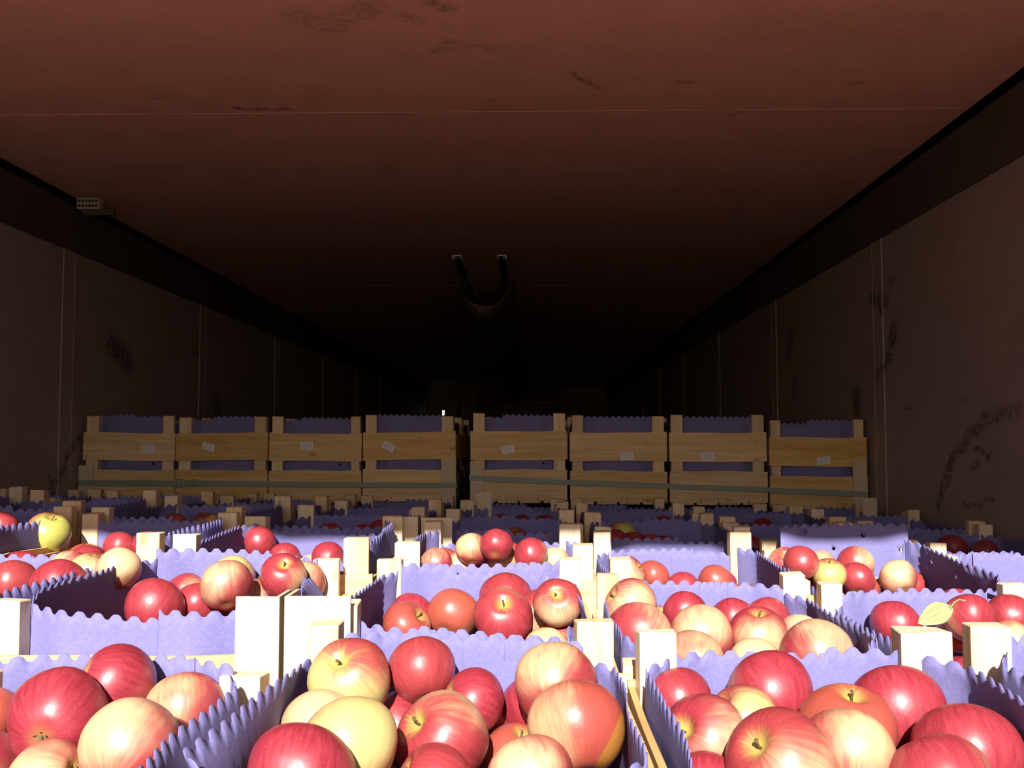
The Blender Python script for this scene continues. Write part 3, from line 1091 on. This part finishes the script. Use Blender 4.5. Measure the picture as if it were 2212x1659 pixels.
# ------------------------------------------------------------------ apples
def apple_mesh(seed, lo=False):
    rnd = random.Random(seed)
    NS, NR = (14, 9) if lo else (32, 22)
    tap = rnd.uniform(0.03, 0.10)
    flat = rnd.uniform(0.86, 0.95)
    dtop, dbot = rnd.uniform(0.26, 0.34), rnd.uniform(0.08, 0.12)
    lob = rnd.uniform(0.01, 0.035)
    sk = (rnd.uniform(-.06, .06), rnd.uniform(-.06, .06))
    vs, fs = [], []
    R = 0.036
    rings = [math.pi * (0.02 + 0.96 * (k / NR)) for k in range(NR + 1)]
    for th in rings:
        for s in range(NS):
            a = 2 * math.pi * s / NS
            rad = math.sin(th) ** 0.93
            zz = math.cos(th) * flat
            rad *= 1 + tap * math.cos(th)
            l_ = 1 + lob * math.cos(5 * a + seed) * (0.4 + 0.6 * (1 - math.cos(th)) / 2) + 0.018 * math.cos(2 * a + 1.3 * seed)
            if th < math.pi / 2:
                zz -= dtop * math.exp(-(rad / 0.25) ** 2)
            else:
                zz += dbot * math.exp(-(rad / 0.30) ** 2)
            vs.append((R * (rad * l_ * math.cos(a) + sk[0] * zz), R * (rad * l_ * math.sin(a) + sk[1] * zz), R * zz))
    n = len(rings)
    for k in range(n - 1):
        for s in range(NS):
            a, b2 = k * NS + s, k * NS + (s + 1) % NS
            fs.append((a, a + NS, b2 + NS, b2))
    fs.append(tuple(range(NS)))
    fs.append(tuple((n - 1) * NS + s for s in reversed(range(NS))))
    return vs, fs, R * (flat - dtop), -R * (flat - dbot)


AM = []
for k in range(6):
    vs, fs, zt, zb = apple_mesh(k + 1)
    me = bpy.data.meshes.new('apple')
    me.from_pydata(vs, [], fs)
    me.polygons.foreach_set('use_smooth', [True] * len(me.polygons))
    me.materials.append(M_APPLE)
    me.update()
    AM.append((me, zt, zb))
me_rot = AM[2][0].copy()
me_rot.materials.clear()
me_rot.materials.append(M_ROT)
LOV, LOF, _, _ = apple_mesh(3, True)
me_stem = MB().tube([(0, 0, -0.002), (0.0004, 0, 0.003), (0.0012, 0.0003, 0.0065), (0.0025, 0.0006, 0.009)], [0.0011, 0.0010, 0.0011, 0.0016], 6).mesh('stem', True)
me_stem.materials.append(M_STEM)
mb = MB()
for k in range(5):
    a = 2 * math.pi * k / 5
    i0 = len(mb.v)
    c_, s_ = math.cos(a), math.sin(a)
    mb.v += [(0.0006 * c_ - 0.0014 * s_, 0.0006 * s_ + 0.0014 * c_, 0.001), (0.0006 * c_ + 0.0014 * s_, 0.0006 * s_ - 0.0014 * c_, 0.001),
             (0.0042 * c_ + .0009 * s_, 0.0042 * s_ - .0009 * c_, -0.0012), (0.0052 * c_, 0.0052 * s_, -0.0036), (0.0042 * c_ - .0009 * s_, 0.0042 * s_ + .0009 * c_, -0.0012)]
    mb.f += [(i0, i0 + 1, i0 + 2, i0 + 4), (i0 + 4, i0 + 2, i0 + 3)]
mb.tube([(0, 0, 0.002), (0, 0, -0.0018)], [0.0022, 0.0012], 7)
me_calyx = mb.mesh('calyx')
me_calyx.materials.append(M_CALYX)

LOOKS = {  # redness, green, orange
    'R': (1.0, 0.2, 0.0), 'r': (0.88, 0.15, 0.1), 'o': (0.80, 0.2, 0.62), 'p': (0.82, 0.05, 0.10), 'c': (0.67, 0.0, 0.2), 'y': (0.58, 0.5, 0.1), 'g': (0.38, 0.9, 0.0)}
STEMS = {'u': (0.1, -0.15, 1), 'c': (0.0, -0.72, 0.7), 'l': (-0.8, -0.35, 0.55), 'r': (0.8, -0.3, 0.55), 'd': (0.1, 0.85, -0.25), 'b': (0.1, 0.75, 0.6), 'q': (-0.2, 0.6, 0.9), 'e': (0.3, 0.75, 0.25), 'f': (0.12, 0.86, 0.34)}


def orient(stem, pale):
    z = Vector(stem).normalized()
    x = -(Vector(pale) - z * Vector(pale).dot(z))
    if x.length < 1e-3:
        x = z.orthogonal()
    x.normalize()
    y = z.cross(x)
    return Matrix((x, y, z)).transposed().to_quaternion()


# (crate, centre px, top py, radius px, look, stem code, label)
HAND = [
    ('L1', -28, 1495, 62, 'o', 'u', 'orange red apple cut by the left edge, nearest left crate'),
    ('L1', 124, 1464, 97, 'R', 'f', 'dark red apple with calyx turned to the camera, nearest left crate'),
    ('L1', 252, 1399, 88, 'R', 'l', 'tall dark red apple leaning against the back flap, nearest left crate'),
    ('L1', 399, 1458, 82, 'p', 'q', 'pink and cream apple beside the back flap, nearest left crate'),
    ('L1', 282, 1530, 92, 'c', 'b', 'creamy yellow apple in the middle of the nearest left crate'),
    ('L1', 106, 1614, 84, 'c', 'r', 'cream and orange apple at the bottom edge, nearest left crate'),
    ('L1', 350, 1556, 72, 'r', 'u', 'red apple half hidden by the dark flap, nearest left crate'),
    ('L1', -45, 1585, 88, 'R', 'u', 'dark red apple in the bottom left corner, nearest left crate'),
    ('M1', 757, 1393, 83, 'y', 'c', 'yellow green apple with red cheek and open stem hollow, nearest middle crate'),
    ('M1', 911, 1380, 73, 'r', 'q', 'upright red apple against the back flap, nearest middle crate'),
    ('M1', 1022, 1457, 64, 'r', 'l', 'pinkish red apple in front of the back flap, nearest middle crate'),
    ('M1', 675, 1476, 50, 'R', 'u', 'dark red apple peeking out at the left flap, nearest middle crate'),
    ('M1', 656, 1503, 80, 'c', 'b', 'pale cream apple by the dark left flap, nearest middle crate'),
    ('M1', 755, 1522, 98, 'y', 'q', 'large green yellow apple with pink shoulder, nearest middle crate'),
    ('M1', 860, 1512, 60, 'r', 'r', 'small red apple with yellow hollow between larger ones, nearest middle crate'),
    ('M1', 958, 1505, 100, 'r', 'l', 'large red apple with stem hollow on its left, nearest middle crate'),
    ('M1', 1033, 1500, 66, 'r', 'b', 'red apple behind the large red one, nearest middle crate'),
    ('M1', 1199, 1402, 82, 'p', 'e', 'apple with red rim and cream face against the back flap, nearest middle crate'),
    ('M1', 1158, 1467, 75, 'R', 'q', 'dark red speckled apple below the cream faced one, nearest middle crate'),
    ('M1', 1252, 1482, 98, 'o', 'q', 'orange red apple with brown rotten patch, nearest middle crate'),
    ('M1', 1322, 1512, 55, 'y', 'u', 'yellow apple squeezed beside the right flap, nearest middle crate'),
    ('M1', 1112, 1580, 58, 'o', 'u', 'small orange apple between big ones, nearest middle crate'),
    ('M1', 1145, 1597, 94, 'p', 'q', 'pink and cream apple at the bottom edge, nearest middle crate'),
    ('M1', 938, 1617, 88, 'r', 'l', 'red apple cut by the bottom edge, nearest middle crate'),
    ('M1', 650, 1580, 105, 'R', 'b', 'big dark red apple at the bottom edge, nearest middle crate'),
    ('M1', 536, 1580, 78, 'o', 'b', 'orange brown apple by the dark flap at the bottom, nearest middle crate'),
    ('R1', 1443, 1447, 72, 'R', 'q', 'dark red apple in the back left corner, nearest right crate'),
    ('R1', 1492, 1515, 95, 'p', 'l', 'pink cream apple with stem hollow on its left, nearest right crate'),
    ('R1', 1602, 1492, 78, 'y', 'l', 'yellow and pink apple behind the front ones, nearest right crate'),
    ('R1', 1665, 1414, 92, 'r', 'q', 'round red apple standing against the back flap, nearest right crate'),
    ('R1', 1830, 1490, 95, 'o', 'u', 'orange red apple with yellow russet hollow, nearest right crate'),
    ('R1', 1941, 1450, 95, 'r', 'q', 'broad red apple by the back right flap, nearest right crate'),
    ('R1', 1990, 1535, 68, 'r', 'b', 'shaded red apple tucked between two others, nearest right crate'),
    ('R1', 2132, 1527, 108, 'r', 'b', 'large red apple against the right flap, nearest right crate'),
    ('R1', 1688, 1552, 112, 'p', 'l', 'large red apple with cream face and stem at its lower left, nearest right crate'),
    ('R1', 1828, 1545, 94, 'p', 'b', 'pink red apple in the middle, nearest right crate'),
    ('R1', 2032, 1597, 107, 'r', 'q', 'red apple at the bottom right edge, nearest right crate'),
    ('R1', 1488, 1636, 74, 'R', 'b', 'dark red apple cut by the bottom edge, nearest right crate'),
    ('K2', 28, 1214, 50, 'r', 'b', 'dark red apple behind at the far left, second row'),
    ('K2', 127, 1213, 56, 'r', 'b', 'broad red apple in the leftmost second row crate'),
    ('K2', 55, 1245, 48, 'p', 'b', 'pale pink apple in front at the far left, second row'),
    ('K2', 195, 1203, 37, 'y', 'u', 'red apple with yellow side in the leftmost second row crate'),
    ('K2', 256, 1195, 37, 'c', 'b', 'cream apple under the flap in the leftmost second row crate'),
    ('K2', 150, 1203, 34, 'p', 'b', 'pale apple just peeping between two red ones, second row far left'),
    ('L2', 333, 1260, 58, 'r', 'b', 'shiny red apple by the maroon shaded flap, second row'),
    ('L2', 402, 1247, 39, 'p', 'd', 'pink apple showing its calyx, second row left of gap'),
    ('L2', 325, 1300, 44, 'o', 'b', 'orange red apple low by the front flap, second row'),
    ('L2', 400, 1300, 39, 'o', 'b', 'small orange apple low behind the scalloped front flap, second row'),
    ('L2', 489, 1217, 53, 'p', 'q', 'tall pink and cream apple, second row left of gap'),
    ('L2', 505, 1206, 43, 'y', 'b', 'yellow green apple behind the tall pink one, second row'),
    ('L2', 558, 1250, 60, 'p', 'u', 'pale apple with yellow stem hollow behind the angle board, second row'),
    ('L2', 612, 1200, 48, 'r', 'c', 'red apple with stem pointing at the camera, second row'),
    ('L2', 656, 1216, 47, 'c', 'b', 'cream apple with serrated shadow by the curled flap, second row'),
    ('L2', 480, 1290, 42, 'R', 'b', 'dark red apple low between pale ones, second row left of gap'),
    ('L2', 425, 1272, 36, 'R', 'b', 'shaded dark red apple under the pink calyx one, second row'),
    ('M2', 878, 1303, 52, 'o', 'r', 'orange apple with stem hollow to the right, second row right of gap'),
    ('M2', 890, 1291, 38, 'R', 'b', 'dark red apple in the shade of the left flap, second row'),
    ('M2', 978, 1274, 57, 'o', 'b', 'red orange speckled apple left of the stem faced one, second row'),
    ('M2', 1092, 1239, 57, 'R', 'b', 'red apple topping the pile, second row right of gap'),
    ('M2', 1087, 1278, 60, 'R', 'c', 'dark red apple with stem facing the camera, second row'),
    ('M2', 1166, 1278, 50, 'c', 'd', 'cream apple with calyx facing the camera, second row'),
    ('M2', 1205, 1256, 50, 'c', 'c', 'pale yellow apple with red base by the right flap, second row'),
    ('M2', 1233, 1345, 40, 'o', 'u', 'small red orange apple low by the right flap, second row'),
    ('M2', 1182, 1361, 52, 'c', 'b', 'cream apple low behind the front flap, second row'),
    ('R2', 1348, 1256, 60, 'c', 'l', 'cream orange apple with stem hollow at its left, second row'),
    ('R2', 1378, 1307, 70, 'p', 'b', 'red topped cream apple behind the two posts, second row'),
    ('R2', 1480, 1283, 47, 'R', 'b', 'glossy dark red apple by the back flap, second row right'),
    ('R2', 1428, 1313, 44, 'y', 'r', 'yellow apple wedged among red ones, second row right'),
    ('R2', 1516, 1313, 68, 'p', 'b', 'broad pink apple in the middle, second row right'),
    ('R2', 1498, 1370, 68, 'p', 'b', 'red and cream apple against the front flap, second row right'),
    ('R2', 1583, 1308, 34, 'r', 'b', 'small red apple behind the stem topped one, second row right'),
    ('R2', 1657, 1294, 50, 'r', 'b', 'pinkish red apple in the back, second row right'),
    ('R2', 1638, 1318, 60, 'p', 'u', 'apple with yellow stem hollow on top, second row right'),
    ('R2', 1652, 1362, 47, 'R', 'b', 'dark red apple between cream faced ones, second row right'),
    ('R2', 1630, 1384, 58, 'c', 'b', 'cream apple just above the front flap, second row right'),
    ('R2', 1766, 1347, 79, 'p', 'b', 'big apple with red top and blown out cream face, second row right'),
    ('R2', 1744, 1332, 45, 'c', 'b', 'pale pink apple behind the big red topped one, second row'),
    ('S2', 1935, 1302, 52, 'R', 'b', 'shiny dark red apple beside the leaf, second row'),
    ('S2', 2093, 1290, 49, 'r', 'b', 'red apple behind the leaf by the back flap, second row'),
    ('S2', 2182, 1288, 50, 'r', 'f', 'red apple with yellow base at the right edge, second row'),
    ('S2', 2070, 1325, 44, 'o', 'u', 'orange red apple under the leaf, second row'),
    ('S2', 2180, 1345, 46, 'p', 'b', 'pale apple low at the right edge, second row'),
    ('K3', 104, 1110, 46, 'g', 'u', 'half sunlit green yellow apple with stem hollow, third row left'),
    ('K3', 112, 1140, 42, 'r', 'b', 'red apple in front of the green one, third row left'),
    ('K3', 12, 1125, 36, 'p', 'b', 'cream and red apple at the left edge, third row'),
    ('K3', 2, 1112, 30, 'R', 'b', 'dark apple in shade at the left edge, third row'),
    ('K3', 258, 1154, 32, 'r', 'b', 'red apple left of the sunlit post pair, third row'),
    ('K3', 322, 1150, 38, 'r', 'b', 'red apple right behind the sunlit post pair, third row'),
    ('L3', 430, 1146, 28, 'r', 'b', 'red apple right of the sunlit post pair, third row'),
    ('L3', 615, 1182, 28, 'r', 'b', 'red apple left, below the half lit back flap, third row'),
    ('L3', 708, 1178, 31, 'r', 'b', 'round red apple on the lit flap left of the gap, third row'),
    ('L3', 675, 1202, 32, 'c', 'b', 'pale apple low by the curled flap, third row'),
    ('L3', 765, 1192, 33, 'c', 'b', 'cream apple beside the tall post, third row left of gap'),
    ('M3', 922, 1194, 28, 'p', 'b', 'pink topped apple just right of the gap, third row'),
    ('M3', 958, 1191, 27, 'o', 'b', 'orange apple under the crumpled flap, third row'),
    ('M3', 1020, 1156, 33, 'p', 'b', 'round pink apple at the left of the heap, third row'),
    ('M3', 1072, 1150, 30, 'R', 'b', 'red apple on top of the heap, third row'),
    ('M3', 1048, 1172, 33, 'r', 'c', 'red apple with pale hollow inside the heap, third row'),
    ('M3', 1092, 1171, 38, 'c', 'c', 'cream apple with stem hollow facing front, third row heap'),
    ('M3', 1147, 1172, 29, 'r', 'b', 'red apple at the right of the heap, third row'),
    ('M3', 1148, 1194, 39, 'p', 'b', 'pink orange apple in front of the heap, third row'),
    ('M3', 992, 1197, 33, 'c', 'b', 'pale orange apple low before the heap, third row'),
    ('M3', 1200, 1186, 32, 'c', 'b', 'cream apple half behind the sunlit post, third row'),
    ('R3', 1359, 1205, 38, 'c', 'r', 'lopsided cream yellow apple, third row'),
    ('R3', 1411, 1217, 30, 'o', 'b', 'orange pink apple beside the lopsided cream one, third row'),
    ('R3', 1478, 1239, 33, 'r', 'b', 'flat red apple low by the front flap, third row'),
    ('R3', 1546, 1226, 33, 'o', 'b', 'orange red apple right, before the lit flap, third row'),
    ('R3', 1556, 1234, 31, 'r', 'b', 'red apple overlapping the orange one, third row'),
    ('S3', 1645, 1190, 29, 'r', 'b', 'red apple at the left of the holed flap, third row'),
    ('S3', 1695, 1187, 32, 'r', 'c', 'red apple with stem hollow under the holed flap, third row'),
    ('S3', 1735, 1197, 42, 'p', 'd', 'pink cream apple with calyx facing front, third row'),
    ('S3', 1772, 1197, 29, 'c', 'b', 'pale yellow apple under the holed flap, third row'),
    ('S3', 1790, 1211, 34, 'y', 'u', 'yellow apple right of the calyx faced one, third row'),
    ('S3', 1800, 1233, 32, 'R', 'b', 'red apple low behind the front flap, third row right'),
    ('S3', 1849, 1183, 38, 'p', 'b', 'round cream and red apple against the holed flap, third row'),
    ('S3', 1852, 1220, 34, 'r', 'b', 'rough red apple below the round cream one, third row'),
    ('S3', 1865, 1247, 34, 'o', 'b', 'orange apple low by the front flap, third row right'),
    ('S3', 1941, 1213, 39, 'c', 'b', 'cream orange apple beside the shaded right flap, third row'),
    ('S3', 1982, 1242, 28, 'r', 'b', 'red apple behind the cream orange one, third row'),
    ('T3', 2090, 1230, 30, 'R', 'b', 'red apple under the maroon flap by the right wall, third row'),
    ('M4', 1112, 1141, 28, 'o', 'u', 'shaded orange red apple behind the heap, fourth row'),
    ('M4', 1185, 1156, 24, 'o', 'u', 'shaded orange apple low beside the tall post, fourth row'),
    ('R4', 1327, 1146, 30, 'r', 'q', 'shaded red apple left of the green one, fourth row'),
    ('R4', 1345, 1130, 24, 'g', 'u', 'shaded green apple on top of the pile, fourth row'),
    ('R4', 1370, 1150, 33, 'R', 'u', 'shaded dark red apple with green base, fourth row'),
    ('R4', 1436, 1161, 29, 'R', 'b', 'shaded dark red apple right of the pile, fourth row'),
    ('R4', 1405, 1158, 24, 'o', 'b', 'shaded orange apple between dark red ones, fourth row'),
    ('S4', 1625, 1163, 26, 'r', 'b', 'shaded red apple left of the holed flap, fourth row'),
    ('T4', 2058, 1157, 31, 'R', 'b', 'shaded dark red apple behind the lit right flap, fourth row'),
    ('T4', 2128, 1172, 24, 'r', 'b', 'shaded red apple low by the right wall, fourth row'),
    ('L4', 712, 1137, 24, 'R', 'b', 'shaded dark red apple over the half lit flap, fourth row'),
    ('L4', 822, 1129, 25, 'r', 'b', 'shaded red yellow apple by the angle boards, fourth row'),
    ('L4', 785, 1141, 22, 'r', 'b', 'shaded red apple left of the angle boards, fourth row'),
    ('K4', 160, 1096, 22, 'o', 'b', 'shaded orange apple by the brown posts, fourth row'),
]

placed = {}          # crate key -> list of dicts
plane = {}
for (ck, cx, top, rp, look, st, lab) in HAND:
    d = FPX * 0.0362 / rp
    plane.setdefault(ck, []).append(ray(cx, top + rp * 0.93).z * d)
for k, (ck, cx, top, rp, look, st, lab) in enumerate(HAND):
    c, row = ck[0], int(ck[1:])
    x, y, z = crate_pos(c, row)
    lo, hi = y + 0.045, y + CL - 0.05
    rv = ray(cx, top + rp * 0.93)
    zp = sum(plane[ck]) / len(plane[ck])
    zp = max(z + 0.195, min(z + 0.235, zp))
    ds = zp / rv.z                                   # where the sight line meets the top of the heap
    d = max(lo, min(hi, ds ** 0.75 * (FPX * 0.0362 / rp) ** 0.25))
    r = max(0.0285, min(0.042, rp * d / FPX))
    placed.setdefault(ck, []).append(dict(p=rv * d, r=r, look=look, st=st, label=lab, ray=rv, hand=True, k=k))

for ck, lst in placed.items():
    c, row = ck[0], int(ck[1:])
    x, y, z = crate_pos(c, row)
    for it in range(80):
        for i in range(len(lst)):
            for j in range(i):
                a, b_ = lst[i], lst[j]
                dv = a['p'] - b_['p']
                L = max(dv.length, 1e-5)
                mn = (a['r'] + b_['r']) * 0.88
                if L < mn:
                    # slide mainly in depth so both keep their place among their neighbours
                    s = 1 if dv.y >= 0 else -1
                    push = (mn - L) * 0.35
                    q = dv / L * push * 0.6 + Vector((0, s * push * 0.7, 0))
                    a['p'] = a['p'] + q
                    b_['p'] = b_['p'] - q
        for a in lst:
            a['p'].y = max(y + 0.045, min(y + CL - 0.045, a['p'].y))
            on = a['ray'] * a['p'].y
            a['p'] = a['p'].lerp(on, 0.7)
            a['p'].x = max(x - 0.138 + a['r'], min(x + 0.138 - a['r'], a['p'].x)) if c not in 'JKT' else a['p'].x

LOOK_WORD = {'R': 'dark red', 'r': 'red', 'o': 'orange red', 'p': 'pink and cream', 'c': 'cream', 'y': 'yellow', 'g': 'green'}
FILL_LOOK = 'RRrrrroppcy'
stuff_v, stuff_f = [], []
for row, cs in [(0, COLS)] + [(r_, COLS) for r_ in VIEW]:
    if row == 7:
        continue
    for c in cs:
        if row in (1, 2) and c == 'I':
            continue
        ck = c + str(row)
        rnd = random.Random(777 + COLS.index(c) * 13 + row)
        x, y, z = crate_pos(c, row)
        hand = placed.get(ck, [])
        acc = []
        nv = 0
        for lev in (3, 2, 1):
            for ix in range(4):
                for iy in range(5):
                    rr = rnd.uniform(0.0315, 0.0345)
                    px = x - 0.090 + ix * 0.0600 + rnd.uniform(-.005, .005) + (0.012 if lev % 2 else -0.012) * (1 if iy % 2 else -1) * 0.5
                    py = y + 0.064 + iy * 0.0660 + rnd.uniform(-.005, .005)
                    if ix in (0, 3) and iy in (0, 4):
                        px += 0.010 if ix == 0 else -0.010
                        py += 0.010 if iy == 0 else -0.010
                    if hand:
                        ws = zs = 0.0
                        for h in hand:
                            w = 1 / (((h['p'].x - px) ** 2 + (h['p'].y - py) ** 2) + 0.0004)
                            ws += w
                            zs += w * h['p'].z
                        cap = zs / ws - 0.022
                        cap = min(cap, z + 0.205)
                    else:
                        cap = z + 0.198 + rnd.uniform(-.02, .016)
                    pz = cap - (3 - lev) * 0.057 + rnd.uniform(-.006, .006)
                    if pz < z + 0.045:
                        continue
                    q = Vector((px, py, pz))
                    bad = False
                    for h in hand:
                        if (h['p'] - q).length < (h['r'] + rr) * 0.90:
                            bad = True
                            break
                        if py - rr * .3 < h['p'].y:                      # would it stand in front of one we can see?
                            a2, b2 = proj(q), proj(h['p'])
                            if math.hypot(a2[0] - b2[0], a2[1] - b2[1]) < FPX * (rr / py + h['r'] / h['p'].y) * 0.80:
                                bad = True
                                break
                    if bad or any((a[0] - q).length < (a[1] + rr) * 0.88 for a in acc):
                        continue
                    acc.append((q, rr))
                    vis = lev == 3 and 0 < row <= 6 and c in VIEW[row]
                    if row == 17:
                        vis = False
                    if vis:
                        s2 = proj((q.x, q.y, q.z + rr))
                        s3 = proj((q.x + rr, q.y, q.z))
                        s4 = proj((q.x - rr, q.y, q.z))
                        if s2[1] > 1680 or s4[0] > 2230 or s3[0] < -20:
                            vis = False
                    if vis and row >= 4 and nv >= 5:
                        vis = False
                    look = rnd.choice(FILL_LOOK)
                    if vis:
                        nv += 1
                        placed.setdefault(ck, []).append(dict(p=q, r=rr, look=look, st=rnd.choice('ubqlrb'), hand=False,
                                                              label='%s apple low at %s %s, %s, %s of gap' % (LOOK_WORD[look], ('very front', 'front', 'middle', 'back', 'very back')[iy], ('left', 'centre left', 'centre right', 'right')[ix], ROW_WORD[row], SIDE_WORD[c])))
                        hand = [h for h in placed[ck] if h['hand']]
                    else:
                        n0 = len(stuff_v)
                        s = rr / 0.036
                        Q = Quaternion((rnd.gauss(0, 1), rnd.gauss(0, 1), rnd.gauss(0, 1), rnd.gauss(0, 1))).normalized()
                        stuff_v += [tuple(Q @ Vector(v) * s + q) for v in LOV]
                        stuff_f += [tuple(n0 + i for i in f) for f in LOF]

M_DEEP = None
n_app = 0
for ck, lst in placed.items():
    row = int(ck[1:])
    grp = 'apples in the crate, %s, %s of the centre gap' % (ROW_WORD[row], SIDE_WORD[ck[0]])
    for a in lst:
        rnd = random.Random(n_app * 7 + 3)
        n_app += 1
        me, zt, zb = AM[rnd.randrange(6)]
        rotten = a['label'].find('rotten') >= 0
        if rotten:
            me, zt, zb = me_rot, AM[2][1], AM[2][2]
        o = obj('apple', me)
        s = a['r'] / 0.036
        o.scale = (s, s, s)
        o.location = a['p']
        stv = Vector(STEMS[a['st']]) + Vector((rnd.uniform(-.22, .22), rnd.uniform(-.22, .22), rnd.uniform(-.22, .22)))
        if a['look'] in 'pcy':
            pale = Vector((rnd.uniform(-.5, .5), -0.9, rnd.uniform(-.1, .3)))  # pale cheek faces the viewer, so its colour also paints in sun glare
        elif a['look'] == 'g':
            pale = Vector((0.7, -0.5, 0.5))
        else:
            pale = Vector((rnd.uniform(-1, 1), rnd.uniform(0.0, 1), rnd.uniform(-1, 0.2)))
        o.rotation_mode = 'QUATERNION'
        o.rotation_quaternion = orient(stv, pale)
        if rotten:
            o.rotation_quaternion = orient((-0.15, 0.55, 0.8), (-0.55, 0.35, 0.6))
        L = LOOKS[a['look']]
        o.color = (max(0, min(1, L[0] + rnd.uniform(-.06, .06))), max(0, min(1, L[1] + rnd.uniform(-.1, .1))), max(0, min(1, L[2] + rnd.uniform(-.12, .12))), 1)
        tag(o, a['label'], 'apple', grp)
        if a['st'] in 'uclr' and row <= 4:
            obj('stem', me_stem, o, loc=(0, 0, zt + 0.001), rot=(0, 0, rnd.uniform(0, 6)))
        if a['st'] in 'def' and row <= 4:
            obj('calyx', me_calyx, o, loc=(0, 0, zb - 0.0002))

me = bpy.data.meshes.new('apple_layer')
me.from_pydata(stuff_v, [], stuff_f)
me.polygons.foreach_set('use_smooth', [True] * len(me.polygons))
me.update()
m_deep, nt, b = new_mat('apple_skin_bulk')
t = NT(nt)
geo = t.n('ShaderNodeNewGeometry')
nz = t.noise(geo.outputs['Position'], 16.0, 3.0)
isl = t.math('ADD', t.math('MULTIPLY', geo.outputs['Random Per Island'], 0.7), t.math('MULTIPLY', nz, 0.6))
t.link(t.mix(t.smooth(isl, 0.75, 1.05), (0.27, 0.02, 0.025), (0.55, 0.38, 0.13)), b.inputs['Base Color'])
b.inputs['Roughness'].default_value = 0.35
o = obj('apple_layer', me, mat=m_deep)
tag(o, 'red apples filling the crates below and behind the top layer', 'apples', kind='stuff')

# ------------------------------------------------------------------ the loose leaf
lc = P(2016, 1332, 1.03)
vs, fs = [], []
N = 12
for k in range(N + 1):
    u = k / N
    w = 0.0125 * math.sin(math.pi * min(1, u * 0.98 + 0.02)) ** 0.75 * (1 - 0.25 * u)
    for s in (-1, -0.5, 0, 0.5, 1):
        vs.append(((u - 0.5) * -0.042, s * w, 0.005 * abs(s) ** 1.5 + 0.006 * math.sin(u * 2.6) + 0.0012 * math.sin(9 * u + 4 * s)))
for k in range(N):
    for s in range(4):
        a = k * 5 + s
        fs.append((a, a + 1, a + 6, a + 5))
me = bpy.data.meshes.new('blade')
me.from_pydata(vs, [], fs)
me.polygons.foreach_set('use_smooth', [True] * len(me.polygons))
leaf = obj('apple_leaf', None, loc=lc, rot=(math.radians(62), math.radians(-24), math.radians(8)))
tag(leaf, 'pale green apple leaf lying on apples beside two sunlit posts', 'leaf')
bl = obj('blade', me, leaf, M_LEAF)
md = bl.modifiers.new('thick', 'SOLIDIFY')
md.thickness = 0.0005
obj('midrib', MB().tube([((u - 0.5) * -0.042, 0, 0.006 * math.sin(u * 2.6) + 0.0006) for u in (0, .25, .5, .75, 1)], 0.0005, 5).mesh('midrib'), leaf, M_LEAF)
obj('leaf_stalk', MB().tube([(0.021, 0, 0.0), (0.028, 0.003, 0.001), (0.035, 0.0035, -0.001), (0.041, 0.0, -0.004)], 0.0008, 5).mesh('leaf_stalk'), leaf, M_LEAF)
